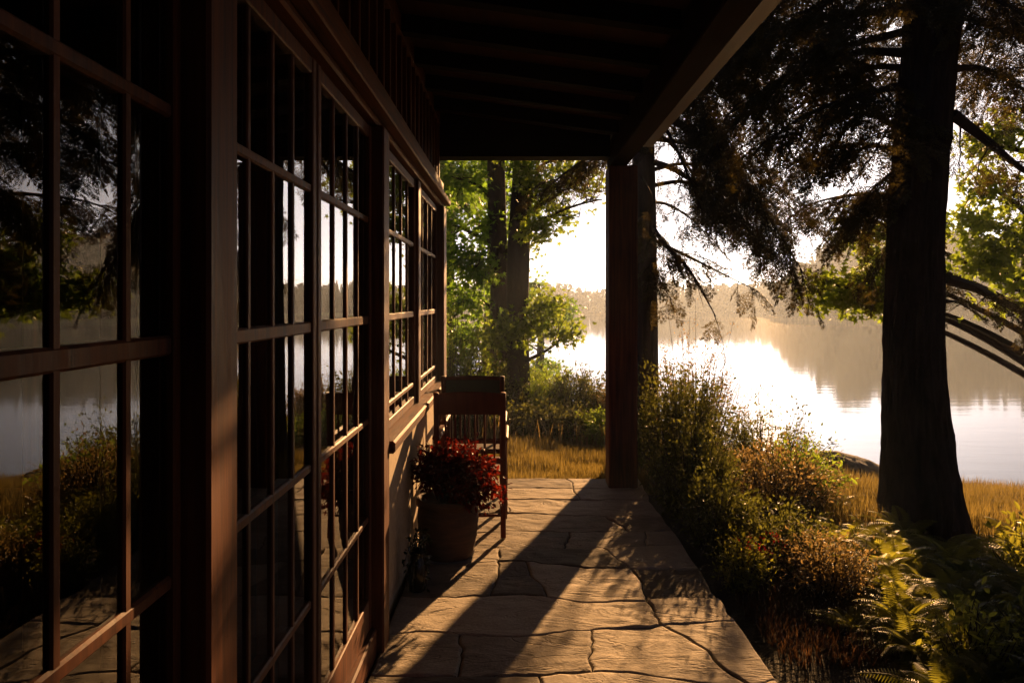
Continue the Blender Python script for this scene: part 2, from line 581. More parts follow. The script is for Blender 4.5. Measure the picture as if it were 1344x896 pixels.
def build_ground():
    rr = np.concatenate([[0], np.geomspace(0.6, 1500, 170)])
    th = np.linspace(0, 2 * np.pi, 300, endpoint=False)
    R, T = np.meshgrid(rr, th, indexing='ij')
    X, Y = R * np.sin(T), R * np.cos(T)
    Z = ground_z(X, Y)
    inside = (X < 1.22) & (X > -7) & (Y < 7.4)
    Z = np.where(inside, -.16, Z)
    v = np.stack([X, Y, Z], -1).reshape(-1, 3)
    n = len(th)
    i = np.arange(len(rr) - 1)[:, None]
    j = np.arange(n)[None]
    q = np.stack([i * n + j, i * n + (j + 1) % n, (i + 1) * n + (j + 1) % n, (i + 1) * n + j], -1).reshape(-1, 4)
    g = Geo()
    g.add(v, q)
    set_props(g.build('ground', M['ground'], smooth=True), kind='structure')
    g = Geo()
    rr = np.geomspace(4, 900, 40)
    th = np.linspace(0, 2 * np.pi, 96, endpoint=False)
    R, T = np.meshgrid(rr, th, indexing='ij')
    v = np.stack([R * np.sin(T), R * np.cos(T) + 12, np.full(R.shape, -1.2)], -1).reshape(-1, 3)
    # keep only the part of the lake in front of / beside the bank
    n = len(th)
    i = np.arange(len(rr) - 1)[:, None]
    j = np.arange(n)[None]
    q = np.stack([i * n + j, i * n + (j + 1) % n, (i + 1) * n + (j + 1) % n, (i + 1) * n + j], -1).reshape(-1, 4)
    g.add(v, q)
    g.ng.append(list(range(n))[::-1])
    set_props(g.build('water', M['water'], smooth=False), kind='structure')


build_ground()

# haze: one closed box of even air round the whole place
hz, hnt, hp, hout = mat('morning_haze')
hnt.nodes.remove(hp)
pv = node(hnt, 'ShaderNodeVolumePrincipled')
pv.inputs['Color'].default_value = (0.64, 0.78, 1.0, 1)
pv.inputs['Density'].default_value = HAZE
pv.inputs['Anisotropy'].default_value = 0.55
hnt.links.new(pv.outputs[0], hout.inputs['Volume'])
if HAZE > 0:
    g = Geo()
    g.box(-1600, 1600, -1600, 1600, -9, 15.5)
    hb = g.build('haze', hz)
    set_props(hb, kind='stuff')

# ------------------------------------------------------------------ paving
PX0, PX1 = -0.63, 1.12
ROWS = [7.2, 6.82, 6.43, 5.99, 5.54, 5.16, 4.84, 4.30, 3.87, 3.39, 2.80, 2.2, 1.6, 1.0, .3, -.5, -1.3, -2.2]
JOINTS = {0: [(.45, .49)], 1: [(.49, .52)], 2: [(-.1, -.05)], 3: [(.67, .79)], 4: [(.37, .31), (.9, .86)],
          5: [(-.1, -.12), (.57, .69)], 6: [(-.11, -.14), (.06, .17), (.69, .70)], 7: [(.70, .72)],
          8: [(-.27, -.25), (.37, .33), (.73, .98)], 9: [(.1, .2)], 10: [(-.2, -.1), (.6, .5)], 11: [(.3, .2)],
          12: [(-.1, .0)], 13: [(.4, .3)], 14: [(0, .1)], 15: [(.5, .4)], 16: [(.1, .2)]}


def row_y(k, x):
    if k == 0:
        return np.full(np.shape(x), ROWS[0])
    amp = .05 if ROWS[k] > 5 else .075
    tilt = {8: .11, 7: -.03, 6: -.06, 5: .07, 9: -.02, 4: .05, 3: -.04}.get(k, .0)
    return ROWS[k] + amp * n2(np.asarray(x) * 2.2 + 11, k * 1.7, .3) + .016 * n2(np.asarray(x) * 9, k * 3.3, .7) + .008 * n2(np.asarray(x) * 27, k * 3.3, .2) + tilt * (np.asarray(x) - .2)


def build_path():
    g = Geo()
    gap = .002
    for k in range(len(ROWS) - 1):
        js = [(PX0, PX0)] + JOINTS.get(k, []) + [(PX1, PX1)]
        for s in range(len(js) - 1):
            (a0, a1), (b0, b1) = js[s], js[s + 1]
            h = ROWS[k] - ROWS[k + 1]
            w = (b0 + b1 - a0 - a1) / 2
            nu, nv = max(8, int(w / .022)), max(7, int(h / .022))

            def par(n, ln):
                e = .022 / ln
                return np.concatenate([[0, e * .3, e * .7], np.linspace(e, 1 - e, n), [1 - e * .7, 1 - e * .3, 1]])
            U, V = np.meshgrid(par(nu, w), par(nv, h), indexing='ij')
            seedv = k * 3.1 + s * 7.7
            # joint lines with a wander shared by both neighbours
            def jx(p0, p1, key, v):
                base = p0 + (p1 - p0) * v
                if abs(p0 - PX0) < 1e-6 or abs(p0 - PX1) < 1e-6:
                    return base
                return base + .03 * np.sin(np.pi * v) * n2(v * 3 + key * 5, key * 2.2, .1) + .018 * np.sin(np.pi * v) * n2(v * 8 + key, key, .5)
            xa = jx(a0, a1, k + s * .37, V) + gap
            xb = jx(b0, b1, k + (s + 1) * .37, V) - gap
            if b0 == PX1:
                ye = ROWS[k] - h * V
                xb = xb + .04 * n2(ye * 1.1, 1.3, .4) + .018 * n2(ye * 5, 3.3, .8) - .03
            X = xa + (xb - xa) * U
            yt, yb = row_y(k, X) - gap, row_y(k + 1, X) + gap
            Y = yt + (yb - yt) * V
            du = np.minimum(U, 1 - U) * w
            dv = np.minimum(V, 1 - V) * h
            d = np.minimum(du, dv)
            z0 = rng.uniform(-.005, .004)
            tx, ty = rng.uniform(-.005, .005, 2)
            Z = z0 + tx * (U - .5) + ty * (V - .5) + .005 * n2(X * 5, Y * 7, seedv) + .0035 * n2(X * 15, Y * 19, seedv) - .010 * np.exp(-d / .0026) - .0012 * np.exp(-d / .02)
            nuu, nvv = U.shape
            v = np.stack([X, Y, Z], -1).reshape(-1, 3)
            i = np.arange(nuu - 1)[:, None]
            j = np.arange(nvv - 1)[None]
            q = np.stack([i * nvv + j, i * nvv + j + 1, (i + 1) * nvv + j + 1, (i + 1) * nvv + j], -1).reshape(-1, 4)
            var = float(np.clip(rng.normal(.5, .25), 0, 1))
            g.add(v, q, var=var)
            # skirt
            idx = [(i_, 0) for i_ in range(nuu)] + [(nuu - 1, j_) for j_ in range(1, nvv)] + \
                  [(i_, nvv - 1) for i_ in range(nuu - 2, -1, -1)] + [(0, j_) for j_ in range(nvv - 2, 0, -1)]
            top = np.array([v[a * nvv + b] for a, b in idx])
            bot = top.copy()
            bot[:, 2] = -.14
            m = len(idx)
            g.add(np.vstack([top, bot]), [(a, (a + 1) % m, m + (a + 1) % m, m + a) for a in range(m)], var=var * .5)
    o = g.build('path', M['stone'], smooth=True)
    set_props(o, kind='structure')
    g = Geo()
    g.box(PX0 - .002, PX1 - .12, ROWS[-1], ROWS[0] - .01, -.2, -.013)
    set_props(g.build('path_bed', M['soil']), kind='structure')


build_path()

# ------------------------------------------------------------------ house
XG = -0.69                        # glass wall plane
house = thing('house', 'dark stained wooden house with tall grid windows and a covered porch over stone paving', 'house', (-0.69, 3.0, 0))
RAILZ = [.62, 1.06, 1.515, 1.965]
ZTOP = 2.39


def window(y0, y1, nmun, z0, rails, name='window', st=.045):
    """one glazed unit: frame of stiles and rails with muntins, the glass as its child"""
    g = Geo()
    xo, xi = XG + .035, XG - .03
    g.box(xi, xo, y0, y0 + st, z0, ZTOP, .004)
    g.box(xi, xo, y1 - st, y1, z0, ZTOP, .004)
    g.box(xi + .002, xo - .003, y0 + st, y1 - st, ZTOP - .055, ZTOP - .002, .004)
    g.box(xi + .002, xo - .003, y0 + st, y1 - st, z0, z0 + (.14 if z0 < .5 else .05), .004)
    ys = [y0 + st + (y1 - y0 - 2 * st) * (k + 1) / (nmun + 1) for k in range(nmun)] if isinstance(nmun, int) else nmun
    for y in ys:
        g.box(xi + .012, xo - .008, y - .012, y + .012, z0 + .05, ZTOP - .055, .004)
    for z in rails:
        if z > z0 + .1:
            w = .019 if abs(z - 1.515) < .01 else .014
            g.box(xi + .008, xo - .006, y0 + st - .002, y1 - st + .002, z - w, z + w, .005)
    fr = g.build(name, M['wood_z'], house)
    g = Geo()
    xg = XG + .019
    g.add([(xg, y0 + st - .008, z0 + .045), (xg, y1 - st + .008, z0 + .045), (xg, y1 - st + .008, ZTOP - .05), (xg, y0 + st - .008, ZTOP - .05)], [(0, 1, 2, 3)])
    g.build('pane', M['glass'], fr)
    return fr


def timber(name, x0, x1, y0, y1, z0, z1, m, b=.008, label=None):
    g = Geo()
    g.box(x0, x1, y0, y1, z0, z1, b)
    o = g.build(name, M[m], house)
    if label:
        o['label'] = label
    return o


ends = [(-2.2, -.32), (-.30, 1.56)]
for (a, b) in ends:
    window(a, b, 8 if a < -1 else [1.363 - .213 * k for k in range(7)], .12, RAILZ, st=.03)
window(1.74, 2.62, 3, .12, RAILZ)
window(2.64, 3.62, 3, .12, RAILZ)
window(3.80, 5.20, 4, .935, RAILZ)
window(5.34, 6.63, 3, .935, RAILZ)
for (a, b) in ((1.562, 1.722), (3.622, 3.782)):
    timber('wall_post', -.75, -.60, a, b, -.1, 2.40, 'wood_z')
timber('wall_post', -.75, -.635, 5.205, 5.335, .93, 2.40, 'wood_z')
timber('corner_post', -.75, -.60, 6.66, 6.90, -.1, 2.40, 'wood_z')
# header and the ledge that runs above all windows
timber('header_beam', -.75, -.625, -2.2, 6.90, 2.402, 2.62, 'wood_y')
g = Geo()
g.box(-.624, -.565, -2.2, 6.93, 2.425, 2.475, .006)
g.box(-.624, -.59, -2.2, 6.91, 2.476, 2.50, .005)
g.build('ledge', M['wood_y'], house)
# clerestory lights above the header
g = Geo()
for y in np.arange(-2.2, 6.9, .205):
    g.box(-.735, -.655, y, y + .032, 2.621, 3.20, .004)
g.box(-.737, -.652, -2.2, 6.878, 3.12, 3.25)
g.box(-.737, -.652, -2.2, 6.9, 2.6205, 2.655, .004)
cl = g.build('clerestory_window', M['wood_z'], house)
g = Geo()
g.box(-.70, -.696, -2.2, 6.88, 2.64, 3.12)
g.build('pane', M['glass'], cl)
timber('base_board', -.75, -.632, -2.2, 3.62, -.1, .118, 'wood_y')
timber('window_sill', -.75, -.575, 3.79, 6.652, .872, .932, 'wood_y', .01)
g = Geo()
g.box(-.75, -.655, 3.79, 6.655, -.12, .870)
g.build('stucco_wall', M['stucco'], house)
g = Geo()
g.box(-.75, 1.2, -2.5, -2.32, -.15, 3.3)
g.build('added_end_wall', M['wood_x'], house)  # unseen wall behind the viewer, added to darken the porch
g = Geo()
g.box(.86, .93, -2.3, .6, -.15, 2.77)
g.build('added_side_wall', M['wood_y'], house)  # unseen wall right of the viewer, added to keep out sky light
# unlit room behind the glass
g = Geo()
g.box(-5.2, -5.0, -2.4, 6.9, -.1, 3.3)
g.box(-5.0, -.755, -2.4, -2.25, -.1, 3.3)
g.box(-5.0, -.755, 6.75, 6.9, -.1, 3.3)
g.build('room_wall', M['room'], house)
g = Geo()
g.box(-5.0, -.755, -2.25, 6.75, -.1, .02)
g.build('room_floor', M['room'], house)
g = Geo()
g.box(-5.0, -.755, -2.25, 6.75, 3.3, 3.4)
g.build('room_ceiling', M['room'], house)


def zceil(x):
    return 3.235 - (x + .69) * .135


# sloping board ceiling (each board a strip along the porch), rafters, beams
g = Geo()
v = [(-.78, -2.32, zceil(-.78)), (1.22, -2.32, zceil(1.22)), (1.22, 7.15, zceil(1.22)), (-.78, 7.15, zceil(-.78))]
v = v + [(x, y, z + .1) for x, y, z in v]
g.add(v, [(0, 3, 2, 1), (4, 5, 6, 7), (0, 1, 5, 4), (1, 2, 6, 5), (2, 3, 7, 6), (3, 0, 4, 7)])
g.build('porch_ceiling', M['ceiling_boards'], house)
for y in (6.36, 5.76, 5.16, 4.56, 3.96, 3.36, 2.76, 2.16, 1.56, .96, .36, -.24, -.84, -1.44):
    g = Geo()
    a, b = -.648, .815
    v = [(a, y - .045, zceil(a) - .10), (b, y - .045, zceil(b) - .10), (b, y + .045, zceil(b) - .10), (a, y + .045, zceil(a) - .10)]
    v = v + [(x, yy, zceil(x) + .012) for x, yy, z in v]
    g.add(v, [(0, 3, 2, 1), (4, 5, 6, 7), (0, 1, 5, 4), (1, 2, 6, 5), (2, 3, 7, 6), (3, 0, 4, 7)])
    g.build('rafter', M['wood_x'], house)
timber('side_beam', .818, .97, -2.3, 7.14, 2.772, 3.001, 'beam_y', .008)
g = Geo()
v = [(x, y, z) for y in (6.88, 7.08) for x, z in ((-.76, 2.848), (.816, 2.848), (.816, zceil(.816) - .002), (-.76, zceil(-.76) - .002))]
g.add(v, [(0, 1, 2, 3), (5, 4, 7, 6), (4, 5, 1, 0), (3, 2, 6, 7), (1, 5, 6, 2), (4, 0, 3, 7)])
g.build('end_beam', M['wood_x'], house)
g = Geo()
g.box(.80, 1.05, 6.85, 7.11, -.1, 2.770, .012)
g.build('porch_post', M['wood_z'], house)


# ------------------------------------------------------------------ chairs
def chair(name, label, cx, yr, w, htop, wood, panel):
    """armchair seen from behind, its back towards the camera; yr = rear legs"""
    t = thing(name, label, 'chair', (cx, yr + .25, 0), 'porch chairs')
    hw = w / 2
    W = M[wood]
    lean = -.05
    for sx in (-1, 1):
        g = Geo()
        x = cx + sx * (hw - .02)
        pts = poly_smooth([(x, yr + .02, 0), (x, yr + .045, .22), (x, yr + .05, .43), (x, yr + .02, .7), (x, yr + lean * .5, htop - .005)], 16)
        g.tube(pts, [.0185] * 4 + [.022] * 6 + [.019] * 6, 10)
        g.build('leg', W, t, smooth=True)
        g = Geo()
        x2 = cx + sx * (hw - .015)
        pts = np.array([(x2, yr + .5, 0), (x2, yr + .5, .2), (x2, yr + .5, .42), (x2, yr + .49, .655)])
        g.tube(poly_smooth(pts, 12), [.016, .018, .021, .019, .018, .021, .022, .019, .016, .018, .02, .018], 10)
        g.build('leg', W, t, smooth=True)
        g = Geo()
        g.box(x2 - .028, x2 + .028, yr + .03, yr + .56, .655, .683, .01)
        g.build('arm', W, t)
    g = Geo()
    g.box(cx - hw + .005, cx + hw - .005, yr + .055, yr + .54, .415, .452, .014)
    g.build('seat', W, t)
    # curved top rail
    def rail(z0, z1, th, crest, y):
        g = Geo()
        n = 17
        xs_ = np.linspace(cx - hw + .012, cx + hw - .012, n)
        s = (xs_ - cx) / hw
        yy = y + .035 * s * s * -1 + .035
        zt = z1 + crest * (1 - s * s)
        v = []
        for k in range(n):
            v += [(xs_[k], yy[k] - th / 2, z0), (xs_[k], yy[k] + th / 2, z0), (xs_[k], yy[k] + th / 2, zt[k] - .006), (xs_[k], yy[k], zt[k]), (xs_[k], yy[k] - th / 2, zt[k] - .006)]
        q = [(k * 5 + a, k * 5 + (a + 1) % 5, (k + 1) * 5 + (a + 1) % 5, (k + 1) * 5 + a) for k in range(n - 1) for a in range(5)]
        g.add(v, q)
        g.ng.append([0, 4, 3, 2, 1])
        g.ng.append([(n - 1) * 5 + a for a in range(5)])
        return g
    if panel:
        rail(htop - .035, htop - .012, .024, .008, yr - .02).build('top_rail', W, t)
        rail(htop - .19, htop - .0355, .012, 0, yr - .012).build('back_panel', M['green_panel'], t)['label'] = 'dark green back panel'
        rail(htop - .225, htop - .192, .022, 0, yr - .01).build('back_rail', W, t)
    else:
        rail(htop - .155, htop - .015, .022, .012, yr - .02).build('top_rail', W, t)
    rail(.50, .54, .022, 0, yr + .01).build('back_rail', W, t)
    for k in range(6):
        x = cx + (k - 2.5) * (w - .12) / 5.6
        g = Geo()
        yb = yr + .045 - .035 * ((x - cx) / hw) ** 2
        g.tube(poly_smooth([(x, yb, .53), (x, yb - .004, .66), (x, yb - .03, htop - .15 - (.07 if panel else 0))], 9), [.006, .007, .008, .009, .0085, .008, .007, .006, .006], 8)
        g.build('spindle', W, t, smooth=True)
    for z, ya, yb_ in ((.18, .04, .5), (.27, .045, .5)):
        for sx in (-1, 1):
            g = Geo()
            x = cx + sx * (hw - .018)
            g.tube(poly_smooth([(x, yr + ya, z), (x, yr + .27, z), (x, yr + yb_, z)], 7), [.009, .011, .013, .014, .013, .011, .009], 8)
            g.build('stretcher', W, t, smooth=True)
    for z, y in ((.15, yr + .035), (.24, yr + .5)):
        g = Geo()
        g.tube(poly_smooth([(cx - hw + .02, y, z), (cx, y, z), (cx + hw - .02, y, z)], 7), [.009, .011, .013, .014, .013, .011, .009], 8)
        g.build('stretcher', W, t, smooth=True)
    return t


chair('porch_chair', 'reddish brown wooden armchair with spindle back directly behind the clay pot', -.31, 5.36, .49, .992, 'chair_wood', False)
chair('porch_chair', 'dark wooden armchair with dark green back panel standing behind the reddish chair', -.33, 6.12, .49, 1.03, 'chair_wood_dark', True)

# ------------------------------------------------------------------ pots and their plants
POT = (-.425, 5.0, 0.0)
g = Geo()
prof = [(0.0, 0.004), (.135, .004), (.15, .012), (.168, .07), (.184, .16), (.192, .25), (.190, .30), (.184, .325), (.20, .33), (.204, .35), (.200, .372), (.186, .375), (.178, .36), (.172, .32), (.16, .30), (0, .30)]
fine = []
for (r0, z0), (r1, z1) in zip(prof, prof[1:]):
    n = max(1, int(math.hypot(r1 - r0, z1 - z0) / .02))
    fine += [(r0 + (r1 - r0) * k / n, z0 + (z1 - z0) * k / n) for k in range(n)]
fine.append(prof[-1])
fine = [(r + (.0025 * math.sin(z * 150) if r > .15 and z < .32 else 0), z) for r, z in fine]
g.lathe(POT, fine, 56, .012)
o = g.build('flower_pot', M['terracotta'], loc=POT, smooth=True)
set_props(o, 'round weathered clay pot holding the crimson bush in front of the chairs', 'flower pot')

OVATE = np.array([(0, 0, 0), (.32, .22, .05), (.72, .17, .03), (1, 0, -.06), (.72, -.17, .03), (.32, -.22, .05), (.5, 0, -.02)], float)
OVATE_Q = np.array([(0, 6, 2, 1), (6, 3, 2, 2), (0, 5, 4, 6), (6, 4, 3, 3)])
OVATE_T = np.array([(0, 6, 1), (1, 6, 2), (2, 6, 3), (0, 5, 6), (5, 4, 6), (4, 3, 6)])
MAPLE = []
for k in range(11):
    a = math.pi * (k - 5) / 6.2
    r = (.98 if k == 5 else .78 if k in (3, 7) else .56 if k in (1, 9) else .34 if k in (2, 8) else .36 if k in (4, 6) else .2)
    MAPLE.append((.12 + r * math.cos(a), r * math.sin(a), -.12 * r * abs(math.sin(a)) - .05 * r))
MAPLE = np.array([(0, 0, 0)] + MAPLE + [(.2, 0, 0)])
MAPLE_T = np.array([(12, k, k + 1) for k in range(1, 11)] + [(12, 11, 0), (12, 0, 1)])


def sunkeep(P):
    """thin the growth where the low sun has to reach the porch (window wall, floor strips, near post)"""
    P = np.asarray(P, float)
    S = np.array(SDIR[:])
    k = np.ones(len(P), bool)
    t = (P[:, 0] + .64) / S[0]
    Y, Z = P[:, 1] - S[1] * t, P[:, 2] - S[2] * t
    wall = ((Y > 3.7) & (Y < 7.1) & (Z > .1) & (Z < 1.05 + (Y - 3.9) * .29)) | ((Y > 1.9) & (Y < 3.9) & (Z > .85) & (Z < 1.25))
    t = (P[:, 0] + .60) / S[0]
    Y, Z = P[:, 1] - S[1] * t, P[:, 2] - S[2] * t
    wall |= (Y > 1.4) & (Y < 1.8) & (Z > .25) & (Z < 1.35)
    t = P[:, 2] / S[2]
    X, Y = P[:, 0] - S[0] * t, P[:, 1] - S[1] * t
    flo = (Y > 2.9) & (Y < 4.7) & (X > .0 + (Y - 3.34) * .25) & (X < .72)
    flo |= (Y > 2.9) & (Y < 7.2) & (X > -.7 + (Y - 3.34) * .27) & (X < -.38 + (Y - 3.34) * .29)
    lawn = (Y > 7.1) & (Y < 9.6) & (X > -.6) & (X < 1.25) & (P[:, 1] > 9.7)
    t = (P[:, 2] - .4) / S[2]
    X, Y = P[:, 0] - S[0] * t, P[:, 1] - S[1] * t
    bed = (t > .8) & (Y > 3.3) & (Y < 6.0) & (X > 1.3) & (X < 3.8) & ~((P[:, 1] > 7.9) & (P[:, 2] < 2.7) & (P[:, 0] < 4.35))
    r = rng.random(len(P))
    far = P[:, 1] > 5.6
    return ~((wall & far & (r < .95)) | (flo & far & (r < .62)) | (lawn & (r < .85)) | (bed & (r < .75)))


def rand_dirs(n):
    return unit(rng.normal(size=(n, 3)))


def leaves(geo, pts, out, size, tmpl='ovate', spread=.8, droop=.3, var=.5, vs=.3, prune=True):
    """leaves at pts; out = outward direction for each"""
    if prune:
        k = sunkeep(pts)
        pts, out = pts[k], out[k]
    n = len(pts)
    if n == 0:
        return
    f = unit(unit(out) + spread * rng.normal(size=(n, 3)) + np.array((0, 0, -droop)))
    up = unit(np.array((0, 0, 1.0)) + .75 * rng.normal(size=(n, 3)))
    T, q = (OVATE, OVATE_T) if tmpl == 'ovate' else (MAPLE, MAPLE_T)
    s = size * rng.uniform(.65, 1.25, n)
    place(geo, T, q, pts, f, up, s, np.clip(var + vs * rng.normal(size=n), 0, 1), .05)


# crimson bush: stems out of the pot, leaves in tiers on every stem
bc = np.array((-.385, 5.0, .55))
rp = thing('potted_bush', 'bushy plant with dark crimson leaves glowing red on top in the clay pot', 'plant', (POT[0], POT[1], .3))
gs, gl = Geo(), Geo()
for k in range(210):
    d = rand_dirs(1)[0]
    d[2] = abs(d[2]) * 1.0 - .42
    rad = np.array((.33, .31, .30)) * rng.uniform(.72, 1.04)
    tip = bc + d * rad
    if rng.random() < .2:
        tip = bc + d * rad * rng.uniform(.4, .8)
    if tip[0] > bc[0] + .12 and rng.random() < .5:
        tip[2] -= .09
    if tip[2] < .27:
        tip[2] = .27 + rng.uniform(0, .08)
    if tip[0] < -.44 and tip[2] < .5 and rng.random() < .8:
        continue
    if tip[0] < -.62:
        tip[0] = -.62
    p0 = np.array((POT[0] + rng.uniform(-.06, .06), POT[1] + rng.uniform(-.06, .06), .30))
    mid = (p0 + tip) / 2 + np.array((0, 0, .12))
    pts = bezier([p0, mid, tip], 9)
    gs.tube(pts, np.linspace(.004, .0015, 9), 5)
    n = 30
    t = rng.uniform(.3, 1.0, n) ** .7
    P = np.stack([np.interp(t, np.linspace(0, 1, 9), pts[:, c]) for c in range(3)], 1) + rng.normal(0, .02, (n, 3))
    leaves(gl, P, (P - bc) + .2 * rng.normal(size=(n, 3)), .038, 'ovate', .7, .15, .5, .3, False)
gs.build('stems', M['twig'], rp)
gl.build('leaves', M['red_leaf'], rp)
g = Geo()
g.lathe((POT[0], POT[1], .3), [(0, .016), (.08, .014), (.14, .008), (.158, .002)], 30, .05)
set_props(g.build('soil', M['soil'], rp), None)

IV = (-.545, 4.40, 0)
g = Geo()
prof = [(0, .003), (.04, .003), (.046, .01), (.056, .08), (.054, .14), (.040, .185), (.036, .20), (.047, .215), (.045, .222), (.035, .215), (.033, .19), (0, .19)]
g.lathe(IV, prof, 28, .01)
set_props(g.build('small_pot', M['dark_glaze'], loc=IV, smooth=True), 'small dark glazed pot by the wall left of the clay pot', 'flower pot')
iv = thing('trailing_plant', 'small dark trailing plant with glossy leaves spilling down beside the wall', 'plant', (IV[0], IV[1], .19))
gs, gl = Geo(), Geo()
for k in range(16):
    a = rng.uniform(0, 2 * np.pi)
    r = rng.uniform(.04, .10)
    p0 = np.array((IV[0], IV[1], .19))
    top = p0 + np.array((np.cos(a) * r * .6, np.sin(a) * r * .6, rng.uniform(.06, .22)))
    tip = p0 + np.array((np.cos(a) * r, np.sin(a) * r, rng.uniform(-.17, .16)))
    tip[0] = max(tip[0], -.635)
    pts = bezier([p0, top, tip], 9)
    gs.tube(pts, .0018, 4)
    t = rng.uniform(.3, 1, 16)
    P = np.stack([np.interp(t, np.linspace(0, 1, 9), pts[:, c]) for c in range(3)], 1) + rng.normal(0, .007, (16, 3))
    P[:, 0] = np.maximum(P[:, 0], -.635)
    leaves(gl, P, P - p0 + .02, .03, 'ovate', .6, .5)
gs.build('stems', M['twig'], iv)
gl.build('leaves', M['ivy'], iv)


# ------------------------------------------------------------------ trees
def bark_trunk(geo, pts, rad, seg=40, rings=90, ridge=.05, flare=0.0, seed=0.):
    pts = poly_smooth(pts, rings)
    rad = np.interp(np.linspace(0, 1, rings), np.linspace(0, 1, len(rad)), rad)
    a = np.linspace(0, 2 * np.pi, seg, endpoint=False)
    tan = unit(np.gradient(pts, axis=0))
    L = np.concatenate([[0], np.cumsum(np.linalg.norm(np.diff(pts, axis=0), axis=1))])
    vs = []
    for k in range(rings):
        e1 = unit(np.cross(tan[k], (0, 1, 0.05)))
        e2 = np.cross(tan[k], e1)
        ca, sa = np.cos(a), np.sin(a)
        n1 = vnoise(np.stack([ca * 4.5 + 20, sa * 4.5 + 20, np.full(seg, L[k] * 1.3 + seed)], 1))
        n3 = vnoise(np.stack([ca * 11 + 20, sa * 11 + 20, np.full(seg, L[k] * 3.6 + seed)], 1))
        nb = vnoise(np.stack([ca * 1.2 + 20, sa * 1.2 + 20, np.full(seg, L[k] * .7 + seed)], 1))
        r = rad[k] * (1 + ridge * 1.3 * (.5 - np.abs(n1)) + ridge * 1.1 * (.35 - np.abs(n3)) + .10 * nb)
        if flare > 0:
            lob = .5 + .5 * np.sin(a * 5 + 1.3 + seed)
            r = r + flare * np.exp(-L[k] / .38) * (.35 + .65 * lob)
        vs.append(pts[k] + r[:, None] * (ca[:, None] * e1 + sa[:, None] * e2))
    v = np.concatenate(vs)
    q = [(k * seg + j, k * seg + (j + 1) % seg, (k + 1) * seg + (j + 1) % seg, (k + 1) * seg + j) for k in range(rings - 1) for j in range(seg)]
    geo.add(v, q)


def spray_template(seed, ntw=15, pairs=7):
    r = np.random.default_rng(seed)
    vs, qs = [], []

    def needle(p, d, w):
        d = np.asarray(d)
        L = np.linalg.norm(d)
        side = unit(np.cross(d, (0, 0, 1.0) + .6 * r.normal(size=3))) * w
        k = len(vs)
        vs.extend([p, p + d * .45 + side, p + d, p + d * .45 - side])
        qs.append((k, k + 1, k + 2, k + 3))

    def axis(t):
        return np.array((t, .05 * math.sin(t * 3 + seed), -.16 * t * t))
    for i in range(ntw):
        t = .04 + .93 * i / (ntw - 1)
        p = axis(t)
        s = 1 if i % 2 else -1
        L = (.36 * (1 - t) ** .8 + .10) * r.uniform(.75, 1.2)
        ang = math.radians(r.uniform(38, 58)) * s
        d = np.array((math.cos(ang), math.sin(ang), r.uniform(-.28, .1)))
        d /= np.linalg.norm(d)
        for j in range(pairs):
            f = (j + .4) / pairs
            q = p + d * L * f + np.array((0, 0, -.12 * L * f * f))
            for s2 in (-1, 1):
                a2 = math.radians(r.uniform(28, 55)) * s2
                nd = np.array((d[0] * math.cos(a2) - d[1] * math.sin(a2), d[0] * math.sin(a2) + d[1] * math.cos(a2), d[2] + r.uniform(-.3, .25)))
                needle(q, nd * r.uniform(.06, .11), .017)
        k = len(vs)
        vs.extend([p + (0, .004, 0), p + d * L + (0, .002, -.12 * L), p + d * L + (0, -.002, -.12 * L), p + (0, -.004, 0)])
        qs.append((k, k + 1, k + 2, k + 3))
    for i in range(6):
        k = len(vs)
        a, b = axis(i / 6), axis((i + 1) / 6)
        vs.extend([a + (0, .005, 0), b + (0, .004, 0), b - (0, .004, 0), a - (0, .005, 0)])
        qs.append((k, k + 1, k + 2, k + 3))
    return np.array(vs), np.array(qs)


SPRAYS = [spray_template(k) for k in range(6)]


